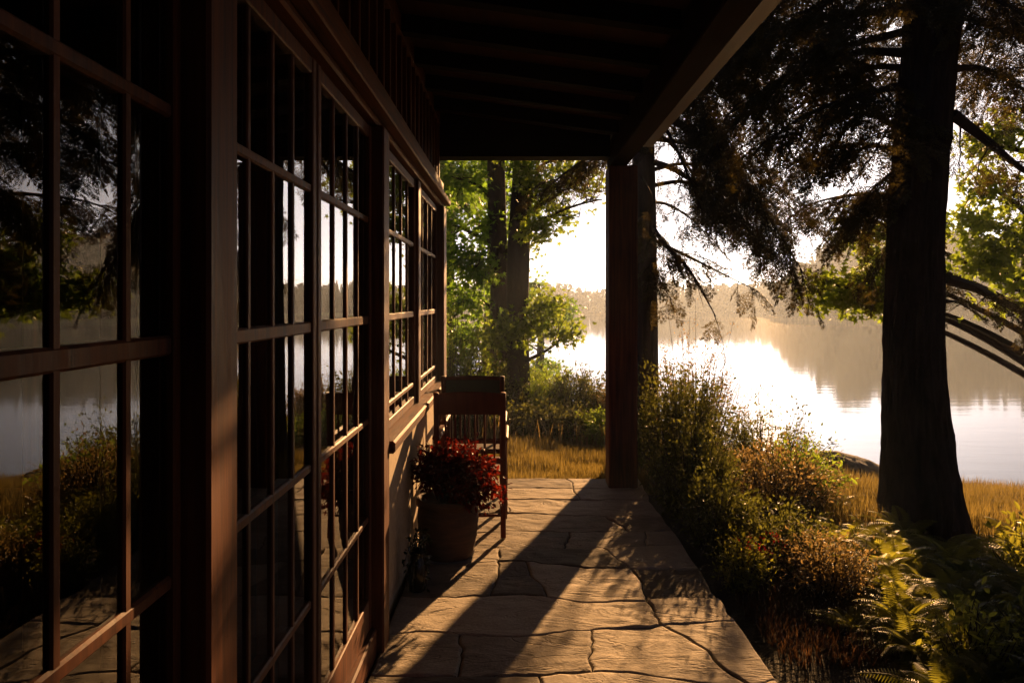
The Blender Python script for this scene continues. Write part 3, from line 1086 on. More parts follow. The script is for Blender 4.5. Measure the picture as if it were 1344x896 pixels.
def conifer_bough(wood, leaf, pts, r0, nsub=16, sublen=.7, size=.36, start=.12, dens=1.0, droop=.5, tall=1.0):
    n = 24
    pts = poly_smooth(pts, n)
    L = np.concatenate([[0], np.cumsum(np.linalg.norm(np.diff(pts, axis=0), axis=1))])
    T = L / L[-1]
    tan = unit(np.gradient(pts, axis=0))
    O, Fw, U, S, V = [], [], [], [], []
    last = 0.0
    for i in range(nsub):
        t = start + (1 - start) * (i + rng.uniform(-.3, .3)) / nsub
        t = min(max(t, 0), .99)
        p = np.array([np.interp(t, T, pts[:, c]) for c in range(3)])
        f = unit(np.array([np.interp(t, T, tan[:, c]) for c in range(3)]))
        side = unit(np.cross(f, (0, 0, 1.0))) * (1 if i % 2 else -1)
        d = unit(f * rng.uniform(.45, .9) + side * rng.uniform(.5, 1.0) + np.array((0, 0, rng.uniform(-.55, .35))))
        Ls = sublen * (1.05 - .55 * t) * rng.uniform(.6, 1.25)
        m = 7
        s = np.linspace(0, 1, m)[:, None]
        sp = p + d * Ls * s + np.array((0, 0, -droop * Ls)) * s * s + .03 * Ls * rng.normal(size=(m, 3)) * s
        if not sunkeep(sp[2:6]).all():
            continue
        last = max(last, t)
        wood.tube(sp, np.linspace(.009, .003, m) * (.6 + r0 * 9), 4)
        st = unit(np.gradient(sp, axis=0))
        ns = max(2, int(Ls / .085 * dens))
        for j in range(ns):
            tt = min(1, (j + rng.uniform(.3, 1)) / ns)
            k = tt * (m - 1)
            k0 = min(int(k), m - 2)
            q = sp[k0] + (sp[k0 + 1] - sp[k0]) * (k - k0)
            sd = unit(np.cross(st[k0], (0, 0, 1.0))) * (1 if j % 2 else -1)
            fw = unit(st[k0] * .8 + sd * rng.uniform(.25, .95) + np.array((0, 0, rng.uniform(-.75, .15))))
            if j == ns - 1:
                fw = unit(st[k0] + .2 * rng.normal(size=3))
            O.append(q)
            Fw.append(fw)
            U.append(unit(np.array((0, 0, 1.0)) + .45 * rng.normal(size=3)))
            S.append(size * rng.uniform(.55, 1.15))
            V.append(rng.uniform(.1, .9))
    if not O:
        return
    kk = max(4, int(np.searchsorted(T, min(1, last + .05))))
    wood.tube(pts[:kk], (r0 * (1 - .86 * T / max(T[kk - 1], .3)))[:kk].clip(.004), 7)
    O, Fw, U, S, V = map(np.array, (O, Fw, U, S, V))
    keep = sunkeep(O) & sunkeep(O + Fw * (S * .55)[:, None]) & sunkeep(O + Fw * S[:, None]) & ~((O[:, 0] < 1.25) & (O[:, 0] > -1) & (O[:, 1] < 7.3))     # nothing grows into the porch
    O, Fw, U, S, V = O[keep], Fw[keep], U[keep], S[keep], V[keep]
    pick = rng.integers(0, len(SPRAYS), len(O))
    for k in range(len(SPRAYS)):
        mk = pick == k
        if mk.any():
            place(leaf, SPRAYS[k][0], SPRAYS[k][1], O[mk], Fw[mk], U[mk], S[mk], V[mk], .2)


def px(lst):
    return [at(*p) for p in lst]


# --- the big conifer by the ferns
base = np.array((3.33, 6.5, float(ground_z(3.33, 6.5))))
big = thing('pine_tree', 'massive dark conifer trunk rising out of the ferns, nearest tree to the right', 'tree', base)
g = Geo()
tp = [base + (0.02, 0, -.25), base + (-.03, 0, .4), at(1198, 500, 6.5), at(1201, 320, 6.5), at(1214, 130, 6.5), at(1230, -60, 6.5), at(1245, -420, 6.6), at(1262, -900, 6.7), at(1270, -1250, 6.8)]
bark_trunk(g, tp, [.34, .275, .222, .203, .196, .19, .165, .11, .04], 150, 330, .10, .10, 3.)
g.build('trunk', M['bark'], big, smooth=True)
gw, gl = Geo(), Geo()
# boughs reaching left over the water, traced at their own depth
B = [
    ([(1198, 15, 6.5), (1100, 20, 6.8), (1000, 45, 7.2), (925, 90, 7.4)], .045, 20, .75),
    ([(1195, 70, 6.5), (1120, 70, 6.9), (1030, 100, 7.3), (960, 150, 7.6)], .04, 20, .7),
    ([(1195, 110, 6.5), (1130, 125, 6.3), (1060, 150, 6.2), (1000, 190, 6.2)], .035, 18, .55),
    ([(1190, 175, 6.5), (1132, 150, 6.7), (1085, 205, 6.9), (1052, 250, 7.1)], .03, 12, .42),
    ([(1190, 215, 6.5), (1160, 235, 6.6), (1125, 268, 6.8)], .022, 10, .36),
    ([(1200, -60, 6.5), (1090, -60, 7.0), (990, -20, 7.6), (900, 45, 8.0)], .05, 22, .8),
    ([(1200, -30, 6.5), (1120, -15, 6.0), (1050, 20, 5.7)], .035, 16, .6),
    ([(1205, -120, 6.5), (1120, -130, 5.9), (1010, -70, 5.6)], .04, 18, .7),
    ([(1205, -190, 6.5), (1080, -200, 6.9), (960, -120, 7.3)], .045, 18, .8),
    ([(1195, 40, 6.5), (1110, 60, 7.4), (1020, 80, 8.2), (930, 60, 8.8)], .04, 20, .8),
    ([(1195, 90, 6.5), (1140, 90, 7.2), (1080, 120, 7.8), (1010, 170, 8.2)], .035, 18, .6),
    ([(1190, 140, 6.5), (1165, 170, 6.2), (1140, 215, 6.0)], .02, 10, .4),
    ([(1190, 235, 6.5), (1150, 270, 6.9), (1105, 310, 7.3)], .02, 11, .36),
    ([(1190, 260, 6.5), (1130, 255, 7.6), (1060, 270, 8.6), (1010, 310, 9.2)], .028, 17, .5),
    ([(1192, 200, 6.5), (1120, 190, 7.6), (1040, 215, 8.4), (985, 260, 8.8)], .028, 17, .5),
    ([(1188, 300, 6.5), (1165, 330, 6.8), (1140, 372, 7.1)], .018, 8, .28),
    # to the right of the trunk
    ([(1240, 20, 6.5), (1290, 30, 6.7), (1380, 70, 7.0)], .035, 16, .6),
    ([(1245, 90, 6.5), (1300, 95, 6.9), (1400, 150, 7.3)], .035, 14, .55),
    ([(1250, 150, 6.5), (1295, 185, 6.6), (1350, 228, 6.7), (1430, 270, 6.8)], .05, 8, .45),
    ([(1250, -60, 6.5), (1330, -60, 6.8), (1420, -10, 7.1)], .04, 18, .7),
    ([(1250, -20, 6.5), (1290, -10, 6.0), (1340, 25, 5.7)], .03, 12, .5),
    ([(1240, 365, 6.5), (1285, 380, 6.8), (1345, 412, 7.2), (1420, 440, 7.6)], .05, 14, .55),
    ([(1240, 395, 6.5), (1265, 400, 6.9), (1320, 440, 7.1)], .02, 9, .40),
]
for pts, r0, ns, sl in B:
    conifer_bough(gw, gl, px(pts), r0, int(ns * 1.0), sl, .31, .10, 1.25, .42)
for k in range(44):              # the crown above the picture
    z = rng.uniform(4.6, 9.8)
    a = rng.uniform(0, 2 * np.pi)
    ln = (10.6 - z) * .42 + .4
    c = np.array((np.interp(z, [4, 10], [3.43, 3.75]), 6.6, z))
    d = np.array((np.cos(a), np.sin(a), 0))
    conifer_bough(gw, gl, [c, c + d * ln * .5 + (0, 0, .1), c + d * ln + (0, 0, -.35)], .035, 10, ln * .38, .5, .2, .6)
gw.build('branches', M['twig'], big)
gl.build('crown', M['needles'], big)

# --- second conifer, its trunk seen just right of the porch post
b2 = np.array((1.49, 9.2, float(ground_z(1.49, 9.2))))
t2 = thing('pine_tree', 'straight conifer whose trunk stands just behind the porch post', 'tree', b2)
g = Geo()
bark_trunk(g, [b2 + (0, 0, -.2), b2 + (0, 0, .5), at(846, 300, 9.2), at(843, 100, 9.2), at(842, -150, 9.2), at(842, -600, 9.2), at(842, -800, 9.2)], [.20, .155, .13, .12, .11, .06, .02], 40, 120, .05, .06, 8.)
g.build('trunk', M['bark_pale'], t2, smooth=True)
gw, gl = Geo(), Geo()
B = [
    ([(848, 150, 9.2), (905, 170, 8.9), (985, 250, 8.6), (1055, 360, 8.3)], .05, 24, .62),
    ([(848, 210, 9.2), (890, 225, 9.0), (950, 270, 8.8), (1010, 330, 8.6)], .04, 17, .55),
    ([(848, 285, 9.2), (872, 320, 9.0), (905, 355, 8.9), (945, 425, 8.8)], .035, 15, .48),
    ([(848, 330, 9.2), (862, 360, 9.0), (885, 400, 8.9), (900, 425, 8.8)], .02, 9, .36),
    ([(848, 110, 9.2), (890, 120, 9.0), (940, 170, 8.8), (965, 215, 8.7)], .035, 16, .5),
    ([(846, 60, 9.2), (910, 80, 9.0), (960, 100, 8.9), (1010, 118, 8.8)], .04, 16, .55),
    ([(846, 40, 9.2), (900, 50, 8.7), (950, 85, 8.3)], .035, 14, .55),
    ([(846, 0, 9.2), (930, 10, 9.2), (1010, 60, 9.3)], .035, 16, .6),
    ([(848, 180, 9.2), (930, 195, 9.6), (1000, 235, 10), (1065, 300, 10.3)], .035, 20, .6),
    ([(848, 245, 9.2), (905, 240, 9.7), (965, 275, 10.1), (1010, 345, 10.4)], .03, 18, .5),
    ([(848, 90, 9.2), (900, 130, 9.9), (960, 190, 10.4), (1010, 290, 10.7)], .035, 20, .6),
    ([(848, 130, 9.2), (880, 180, 8.8), (905, 235, 8.5), (930, 300, 8.3)], .03, 15, .45),
    ([(848, 310, 9.2), (900, 335, 9.5), (950, 360, 9.8), (1000, 385, 10)], .025, 12, .4),
    ([(848, 20, 9.2), (920, 60, 9.8), (1000, 130, 10.3), (1060, 220, 10.6)], .035, 18, .6),
    ([(848, 225, 9.2), (900, 215, 10.2), (960, 225, 11), (1015, 270, 11.6)], .03, 18, .6),
    ([(848, 160, 9.2), (890, 200, 10.4), (930, 260, 11.2), (985, 320, 11.8)], .03, 18, .6),
    ([(848, 70, 9.2), (900, 100, 8.6), (935, 170, 8.2), (960, 260, 8.0)], .03, 17, .5),
    ([(848, 265, 9.2), (880, 270, 9.8), (920, 300, 10.4), (960, 360, 10.9)], .025, 14, .45),
    # left of the trunk, over the lawn
    ([(838, 170, 9.2), (800, 190, 9.4), (745, 225, 9.6), (700, 262, 9.8)], .035, 16, .5),
    ([(838, 120, 9.2), (790, 130, 9.6), (730, 175, 9.9)], .035, 16, .55),
    ([(840, 230, 9.2), (850, 245, 8.6), (862, 270, 8.2)], .02, 8, .35),
]
for pts, r0, ns, sl in B:
    conifer_bough(gw, gl, px(pts), r0, int(ns * 1.1), sl, .31, .10, 1.3, .42)
for k in range(36):
    z = rng.uniform(4.9, 11)
    a = rng.uniform(0, 2 * np.pi)
    ln = (12 - z) * .3 + .4
    c = np.array((1.45, 9.2, z))
    d = np.array((np.cos(a), np.sin(a), 0))
    conifer_bough(gw, gl, [c, c + d * ln * .5 + (0, 0, .1), c + d * ln + (0, 0, -.35)], .03, 8, ln * .38, .5, .2, .6)
gw.build('branches', M['twig'], t2)
gl.build('crown', M['needles'], t2)


# unseen copies of the straight conifer, added beside the viewer to shade the porch
for (x, y, rz, lab) in ((5.6, 1.2, 2.1, 'added shade conifer beside the porch, level with the viewer'), (4.3, -2.6, 4.0, 'added shade conifer behind the viewer at the corner of the porch'),
                        (8.3, 2.6, .9, 'added shade conifer on the bank, far to the right of the porch')):
    r_ = t2.copy()
    COL.objects.link(r_)
    r_.location = (x, y, float(ground_z(x, y)))
    r_.rotation_euler = (0, 0, rz)
    r_['label'] = lab
    r_['group'] = 'added shade conifers beside the porch'
    for ch in t2.children:
        c_ = ch.copy()
        COL.objects.link(c_)
        c_.parent = r_


def broad_tree(name, label, base, trunk_pts, rad, clumps, leafmat, size=.075, per=260, bark='bark', limb_r=.03, group=None, tmpl='maple', seg=26):
    """clumps: list of (centre xyz, radius xyz); each is fed by a limb from the trunk"""
    t = thing(name, label, 'tree', base, group)
    g = Geo()
    bark_trunk(g, trunk_pts, rad, seg, 80, .05, rad[0] * .3, base[0] * 3)
    g.build('trunk', M[bark], t, smooth=True)
    gw, gl = Geo(), Geo()
    P = poly_smooth(trunk_pts, 60)
    for c, r in clumps:
        c, r = np.array(c), np.array(r)
        # limb leaves the trunk below the clump
        zt = c[2] - .6 * abs(np.linalg.norm(c[:2] - P[30][:2])) * .7
        k = int(np.argmin(np.abs(P[:, 2] - zt)))
        k = min(max(k, 6), 57)
        p0 = P[k]
        mid = p0 * .45 + c * .55 + np.array((0, 0, .18)) + .12 * rng.normal(size=3)
        lp = bezier([p0, mid, c], 12)
        gw.tube(lp, np.linspace(limb_r, limb_r * .3, 12), 6)
        vol = r[0] * r[1] * r[2]
        nt = max(6, int(10 * vol ** (1 / 3) / .5))
        for j in range(nt):
            tip = c + rand_dirs(1)[0] * r * rng.uniform(.45, 1.0)
            q0 = lp[rng.integers(6, 12)]
            tw = bezier([q0, (q0 + tip) / 2 + (0, 0, .08), tip], 7)
            gw.tube(tw, np.linspace(.009, .003, 7), 4)
            n = max(10, int(per / nt))
            tt = rng.uniform(.25, 1.05, n)
            L = np.stack([np.interp(tt, np.linspace(0, 1, 7), tw[:, a]) for a in range(3)], 1) + rng.normal(0, .13, (n, 3)) * np.array((1, 1, .75))
            leaves(gl, L, (tip - q0) + .1 * rng.normal(size=(n, 3)), size, tmpl, .7, .45, rng.uniform(.3, .7), .25)
    gw.build('branches', M['twig'], t)
    gl.build('crown', M[leafmat], t)
    return t


def clumps_px(lst):
    return [(at(u, v, Y), (ru * Y / F, rd, rv * Y / F)) for (u, v, Y, ru, rv, rd) in lst]


# two maple trunks beyond the lawn
ba = np.array((*at(655, 480, 12.2)[:2], 0))
ba[2] = ground_z(ba[0], ba[1])
broad_tree('maple_tree', 'slim straight trunk with green sunlit leaves, left one of the pair beyond the lawn', ba,
           [ba + (0, 0, -.2), ba + (0, 0, .6), at(655, 380, 12.2), at(652, 250, 12.2), at(650, 120, 12.2), at(645, -100, 12.3), at(640, -250, 12.4)],
           [.20, .155, .14, .13, .12, .07, .03],
           clumps_px([(600, 235, 11.8, 50, 40, .6), (625, 300, 12.4, 50, 40, .6), (590, 340, 11.6, 40, 40, .6), (610, 400, 12.2, 45, 40, .6), (640, 225, 12.9, 60, 40, .7),
                      (580, 290, 12.6, 40, 45, .6), (600, 450, 12, 50, 40, .7), (660, 150, 12, 70, 60, .8), (590, 140, 12.2, 60, 60, .8), (640, 60, 12, 80, 60, .9), (625, 350, 11.4, 30, 30, .5)]),
           'maple', .075, 520, 'bark', .04)
bb = np.array((*at(680, 480, 11.6)[:2], 0))
bb[2] = ground_z(bb[0], bb[1])
broad_tree('maple_tree', 'thicker leaning trunk with yellow green leaves, right one of the pair beyond the lawn', bb,
           [bb + (0, 0, -.2), bb + (0, 0, .6), at(679, 400, 11.6), at(683, 290, 11.6), at(687, 200, 11.6), at(694, 60, 11.7), at(702, -150, 11.9)],
           [.22, .17, .155, .15, .14, .10, .03],
           clumps_px([(768, 232, 11, 32, 22, .5), (790, 262, 11.3, 24, 20, .4), (725, 250, 11.4, 42, 30, .5), (760, 285, 11.9, 38, 26, .5), (712, 300, 11, 30, 24, .4), (740, 440, 10.9, 46, 34, .5), (700, 430, 11.2, 28, 34, .4),
                      (725, 400, 11.6, 34, 22, .4), (670, 330, 12.4, 34, 30, .5), (745, 215, 12.4, 40, 24, .6), (690, 225, 11, 30, 30, .5), (720, 130, 11.6, 70, 60, .8), (790, 90, 11.8, 60, 60, .8), (700, 20, 12, 90, 60, .9),
                      (655, 445, 11, 22, 26, .35)]),
           'maple_gold', .072, 400, 'bark', .032)
# further woods on the left, tree by tree
for k, (u, Y, h, lab) in enumerate([(585, 17, 7.5, 'dense green tree filling the view beside the house corner'), (640, 20, 8.0, 'tall leafy tree seen between the house corner and the paired trunks'),
                                    (705, 23, 4.2, 'low rounded tree on the far bank beyond the paired trunks')]):
    bx = (u - VPU) * Y / F
    b = np.array((bx, Y, float(ground_z(bx, Y))))
    cl = []
    for j in range(15 if k < 2 else 8):
        z = rng.uniform(.12, 1) * h
        w = h * .26 * (1 - abs(z / h - .5) * .9)
        cl.append((b + np.array((rng.uniform(-w, w), rng.uniform(-w, w), z)), (.75, .75, .6)))
    broad_tree('leafy_tree', lab, b, [b + (0, 0, -.2), b + (0.05, 0, h * .3), b + (.1, .1, h * .6), b + (.05, 0, h)], [.18, .14, .1, .03], cl, 'maple', .11, 330, 'bark', .03)

# maple on the right edge, its boughs passing behind the big conifer
bm = np.array((5.6, 8.4, float(ground_z(5.6, 8.4))))
broad_tree('maple_tree', 'broadleaf tree at the right edge whose boughs pass behind the big trunk', bm,
           [bm + (0, 0, -.2), bm + (0, 0, .7), bm + (-.1, 0, 2.0), bm + (-.1, 0, 3.4), bm + (0, 0, 5.2), bm + (0, 0, 6.4)], [.2, .16, .14, .11, .06, .02],
           clumps_px([(1300, 250, 8.2, 45, 30, .45), (1275, 300, 8.4, 40, 32, .45), (1325, 320, 8.0, 40, 36, .5), (1285, 355, 8.3, 44, 28, .4), (1330, 385, 8.2, 40, 30, .4),
                      (1120, 380, 8.6, 58, 14, .35), (1090, 392, 8.8, 34, 9, .25), (1135, 310, 8.8, 46, 15, .35), (1100, 375, 8.3, 60, 14, .35), (1140, 350, 8.4, 34, 16, .3), (1160, 345, 8.7, 36, 16, .3), (1165, 395, 8.6, 26, 14, .3),
                      (1380, 280, 8.2, 60, 60, .6), (1400, 380, 8.4, 60, 50, .6), (1350, 160, 8.4, 60, 40, .6), (1290, 190, 8.8, 34, 26, .4)]),
           'maple_gold', .075, 360, 'bark', .038)


# ------------------------------------------------------------------ shrubs, ferns, grass
def shrub(name, label, cx, cy, rx, ry, h, m, size, nstem, per, tmpl='ovate', airy=.0, lean=(0, 0), cat='shrub', group=None, spread=.03, zlow=.12):
    z0 = float(ground_z(cx, cy))
    if group is None and name == 'leafy_shrub':
        group = 'shrubs along the path'
    t = thing(name, label, cat, (cx, cy, z0), group)
    gs, gl = Geo(), Geo()
    for k in range(nstem):
        a = rng.uniform(0, 2 * np.pi)
        rr = math.sqrt(rng.random())
        tz = h * (1 - .45 * rr * rr) * rng.uniform(.55, 1.05)
        tip = np.array((cx + rx * rr * math.cos(a) + lean[0] * tz, cy + ry * rr * math.sin(a) + lean[1] * tz, z0 + tz))
        stray = rng.random() < .16
        if stray:
            tip = tip + np.array((rng.normal(0, .06), rng.normal(0, .06), h * rng.uniform(.12, .4)))
        p0 = np.array((cx + .35 * rx * rr * math.cos(a), cy + .35 * ry * rr * math.sin(a), z0 - .03))
        mid = (p0 + tip) / 2 + np.array((0, 0, tz * .18)) + .05 * rng.normal(size=3)
        pts = bezier([p0, mid, tip], 9)
        gs.tube(pts, np.linspace(.006, .0015, 9), 4)
        n = int(per * (.4 if stray else 1.15))
        tt = rng.uniform(zlow, 1.03, n) ** (.8 if airy == 0 else .6)
        P = np.stack([np.interp(tt, np.linspace(0, 1, 9), pts[:, c]) for c in range(3)], 1)
        P += rng.normal(0, spread, (n, 3)) * (.5 + tt[:, None])
        out = (P - np.array((cx, cy, z0 + h * .3)))
        leaves(gl, P, out + .1 * rng.normal(size=(n, 3)), size * rng.uniform(.5, 1.25), tmpl, .8, .1, rng.uniform(.05, .95), .2)
    gs.build('stems', M['twig'], t)
    gl.build('leaves', M[m], t)
    return t


shrub('leafy_shrub', 'large dense green shrub against the porch post beside the path', 1.6, 7.8, .6, .8, 1.2, 'shrub', .04, 170, 95)
shrub('airy_shrub', 'tall airy shrub with bronze twigs glowing behind the porch post', 2.05, 9.3, .75, .6, 1.55, 'shrub_brown', .034, 110, 60, airy=1)
shrub('leafy_shrub', 'bushy green shrub between the porch post and the water', 2.45, 8.0, .65, .6, .78, 'shrub', .04, 100, 70)
shrub('leafy_shrub', 'low dark shrub spilling towards the right path edge', 1.45, 6.5, .36, .6, .82, 'shrub', .036, 130, 75)
shrub('leafy_shrub', 'dark low shrub hugging the path edge behind the bright green mound', 1.4, 5.6, .26, .5, .52, 'shrub', .032, 110, 70)
shrub('leafy_shrub', 'sunlit bronze green shrub between the path and the big trunk', 2.2, 6.75, .5, .55, .62, 'shrub_brown', .036, 90, 60)
shrub('leafy_shrub', 'yellow green shrub with upright twigs in front of the shore rock', 2.6, 7.3, .4, .45, .60, 'maple_gold', .045, 70, 45, airy=1)
shrub('leafy_shrub', 'small bright green mounded shrub at the path edge next to red flowers', 1.36, 4.78, .14, .16, .34, 'fern', .026, 60, 45)
shrub('leafy_shrub', 'dark shrub behind the red flowers left of the ferns', 1.78, 5.35, .36, .42, .42, 'shrub', .034, 80, 60)
shrub('leafy_shrub', 'feathery bronze shrub left of the foremost ferns', 1.85, 4.75, .26, .34, .36, 'shrub_brown', .026, 80, 55)
# hedge beyond the lawn
for (cx, cy, rx, h, mm, lab) in ((-1.45, 10.9, .75, 1.35, 'shrub', 'dark green bush beyond the lawn, nearest the house corner'),
                                 (-.55, 11.4, .7, 1.15, 'shrub', 'rounded green bush beyond the lawn, behind the chairs'),
                                 (.25, 11.8, .7, 1.05, 'maple_gold', 'sunlit yellow green bush under the paired trunks'),
                                 (.95, 11.6, .6, .95, 'shrub', 'green bush beyond the lawn, in the gap beside the porch post'),
                                 (1.5, 11.2, .5, .85, 'shrub_brown', 'bronze bush beyond the lawn, half hidden by the porch post'),
                                 (-.3, 10.2, .7, .62, 'shrub', 'low front bush at the back edge of the lawn behind the chairs'),
                                 (.45, 10.3, .6, .55, 'shrub', 'low front bush at the middle of the lawn edge'),
                                 (1.1, 10.2, .5, .5, 'maple_gold', 'low yellow green front bush at the lawn edge beside the porch post')):
    shrub('leafy_shrub', lab, cx, cy, rx, .6, h, mm, .045, 170, 80, group='bushes beyond the lawn')
shrub('young_bush', 'yellow green bush catching the sun below the paired trunks', -.95, 10.9, .7, .6, 1.9, 'maple_gold', .06, 70, 60)

shrub('leafy_plant', 'broad leaved plant with shiny yellow green leaves low among the ferns near the bottom edge', 2.1, 3.65, .22, .25, .34, 'fern', .05, 36, 20, cat='plant')
shrub('leafy_plant', 'broad leaved plant with lit leaf tips at the right picture edge among the ferns', 3.25, 4.9, .3, .3, .52, 'fern', .055, 46, 20, cat='plant')
shrub('leafy_plant', 'dark leaved plant filling the lower right corner under the ferns', 2.6, 3.7, .4, .35, .36, 'shrub', .05, 80, 24, cat='plant')
# red flowers
fl = thing('red_flowers', 'cluster of small red flowers beside the bright green mound', 'flowers', (1.49, 4.85, float(ground_z(1.49, 4.85))))
gs, gl, gf = Geo(), Geo(), Geo()
for k in range(34):
    p0 = np.array((1.49 + rng.uniform(-.05, .05), 4.85 + rng.uniform(-.06, .06), float(ground_z(1.49, 4.85)) - .02))
    tip = p0 + np.array((rng.uniform(-.12, .12), rng.uniform(-.12, .12), rng.uniform(.14, .33)))
    gs.tube(bezier([p0, (p0 + tip) / 2 + (0, 0, .05), tip], 6), .002, 4)
    P = tip + rng.normal(0, .008, (7, 3))
    leaves(gf, P, P - tip + (0, 0, .004), .019, 'ovate', .5, 0)
    P = p0 + (tip - p0) * rng.uniform(.1, .8, (7, 1)) + rng.normal(0, .015, (7, 3))
    leaves(gl, P, P - p0, .03, 'ovate', .8, 0)
gs.build('stems', M['twig'], fl)
gf.build('petals', M['red_flower'], fl)['kind'] = 'stuff'
gl.build('leaves', M['shrub'], fl)


# ferns
def fern_geo(seed, nfr, L, wide, np_, plen, tilt):
    r = np.random.default_rng(seed)
    g = Geo()
    for k in range(nfr):
        a = 2 * np.pi * k / nfr + r.uniform(-.3, .3)
        el = math.radians(r.uniform(*tilt))
        ln = L * r.uniform(.7, 1.15)
        d = np.array((math.cos(a) * math.cos(el), math.sin(a) * math.cos(el), math.sin(el)))
        s = np.linspace(0, 1, 26)[:, None]
        pts = d * ln * s + np.array((0, 0, -.5 * ln)) * s ** 2.2 + np.array((math.cos(a), math.sin(a), 0)) * ln * .22 * s ** 2
        g.tube(pts, np.linspace(.0035, .001, 26), 4, var=.3)
        tan = unit(np.gradient(pts, axis=0))
        sd = unit(np.cross(tan, (0, 0, 1.0)))
        up = np.cross(sd, tan)
        tw = r.uniform(-.4, .4)
        v0 = np.clip(r.normal(.5, .2), 0, 1)
        for i in range(np_):
            t = .16 + .83 * i / np_
            kk = int(t * 25)
            prof = min(1, (t - .06) / .22) * (1 - t) ** .75 * 1.25 + .05
            for sg in (-1, 1):
                w = plen * prof * r.uniform(.85, 1.1)
                f = unit(sd[kk] * sg * math.cos(tw) + up[kk] * math.sin(tw) * sg + tan[kk] * .38 - up[kk] * .12 * sg * 0 + np.array((0, 0, -.12)))
                wd = wide * (0.5 + .5 * prof)
                p = pts[kk] + (pts[min(kk + 1, 25)] - pts[kk]) * (t * 25 - kk)
                t_ = tan[kk]
                v = [p, p + f * w * .35 + t_ * wd, p + f * w * .8 + t_ * wd * .7 - (0, 0, w * .05), p + f * w - (0, 0, w * .12), p + f * w * .75 - t_ * wd * .55 - (0, 0, w * .05), p + f * w * .3 - t_ * wd * .8]
                g.add(v, [(0, 1, 2, 5), (5, 2, 3, 4)], var=np.clip(v0 + r.uniform(-.15, .15), 0, 1))
    return g


FERN = [fern_geo(1, 22, .46, .0062, 25, .105, (25, 75)), fern_geo(2, 20, .54, .0068, 27, .115, (25, 80)), fern_geo(3, 24, .38, .0055, 23, .085, (20, 70)), fern_geo(4, 16, .46, .011, 16, .095, (30, 80))]
fern_src = {}
FP = [  # x, y, kind, scale, label
    (2.95, 5.45, 0, 1.0, 'yellow green fern in front of the big trunk, left of its middle'),
    (3.45, 5.35, 1, 1.0, 'arching fern at the foot of the big trunk, touching its right side'),
    (2.45, 5.15, 0, .95, 'sunlit fern left of the big trunk above the bronze shrub'),
    (3.05, 4.65, 1, 1.0, 'large fern with broad fronds below the big trunk'),
    (2.4, 4.3, 0, .85, 'pale sunlit fern in the middle of the fern bed'),
    (3.6, 4.75, 3, 1.05, 'broad leaved fern at the right picture edge below the trunk'),
    (2.75, 3.9, 3, 1.0, 'dark broad leaved fern in the lower right of the bed'),
    (2.0, 5.05, 0, .8, 'bright fern behind the feathery bronze shrub'),
    (2.3, 5.65, 1, .75, 'upright sunlit fern between the dark shrub and the big trunk'),
    (2.05, 4.2, 2, 1.0, 'fine pale fern at the left edge of the fern bed'),
    (2.55, 4.55, 0, .9, 'golden green fern in the sunny middle of the bed'),
    (2.15, 3.75, 2, .95, 'fern with drooping fronds lower left in the fern bed'),
    (2.25, 3.2, 3, .9, 'dark fern at the bottom right corner'),
    (1.85, 3.35, 0, .75, 'small fern nearest the path at the bottom edge'),
    (2.65, 6.0, 2, .9, 'low fern between the bronze shrub and the big trunk'),
    (3.9, 5.7, 2, 1.0, 'fern at the right picture edge beside the golden grass'),
    (2.0, 5.85, 2, .75, 'small fern tucked behind the dark path side shrub'),
    (3.3, 4.1, 1, .9, 'shaded fern low at the right picture edge'),
    (1.75, 4.15, 2, .6, 'little fern in front of the feathery bronze shrub'),
    (2.75, 6.9, 0, .8, 'sunlit fern close to the left side of the big trunk, farthest of the ferns there'),
    (2.95, 3.55, 0, 1.0, 'dark feathery fern low at the right edge of the picture'),
    (2.55, 3.45, 1, .85, 'feathery fern at the bottom edge left of the corner fern'),
    (3.35, 4.55, 2, 1.0, 'upright fern standing over the broad leaved ones by the right edge'),
    (2.2, 4.85, 2, .9, 'fern beside the feathery bronze shrub on its trunk side'),
    (4.1, 5.1, 0, 1.0, 'fern cut by the right picture edge below the golden grass'),
    *[(x, y, k, sc_, 'one of the small ferns crowded into the bed between the path and the big trunk') for x, y, k, sc_ in
      ((2.2, 4.55, 2, .9), (2.75, 5.1, 2, 1.), (2.45, 4.75, 0, .8), (2.85, 4.2, 1, .9), (2.4, 3.9, 2, 1.), (2.65, 4.45, 2, .9), (1.95, 3.9, 2, .8), (3.15, 5.0, 0, .9),
       (2.1, 3.45, 0, .8), (2.6, 5.55, 0, .8), (3.2, 3.8, 2, 1.), (3.5, 4.3, 0, 1.), (3.75, 5.2, 1, .9), (2.3, 6.2, 2, .8), (2.95, 6.05, 1, .7))],
    (2.7, 4.75, 3, .8, 'glossy broad fern between the two largest ferns'),
]
for k, (x, y, kd, s, lab) in enumerate(FP):
    if kd not in fern_src:
        o = FERN[kd].build('fern', M['fern_dark'] if kd == 3 else M['fern'])
        fern_src[kd] = o
    else:
        o = fern_src[kd].copy()
        COL.objects.link(o)
    o.location = (x, y, float(ground_z(x, y)) + .0)
    s *= 1.12
    o.scale = (s, s, s)
    o.rotation_euler = (rng.uniform(-.1, .1), rng.uniform(-.1, .1), rng.uniform(0, 6.28))
    set_props(o, lab, 'fern', 'ferns under the big trunk')


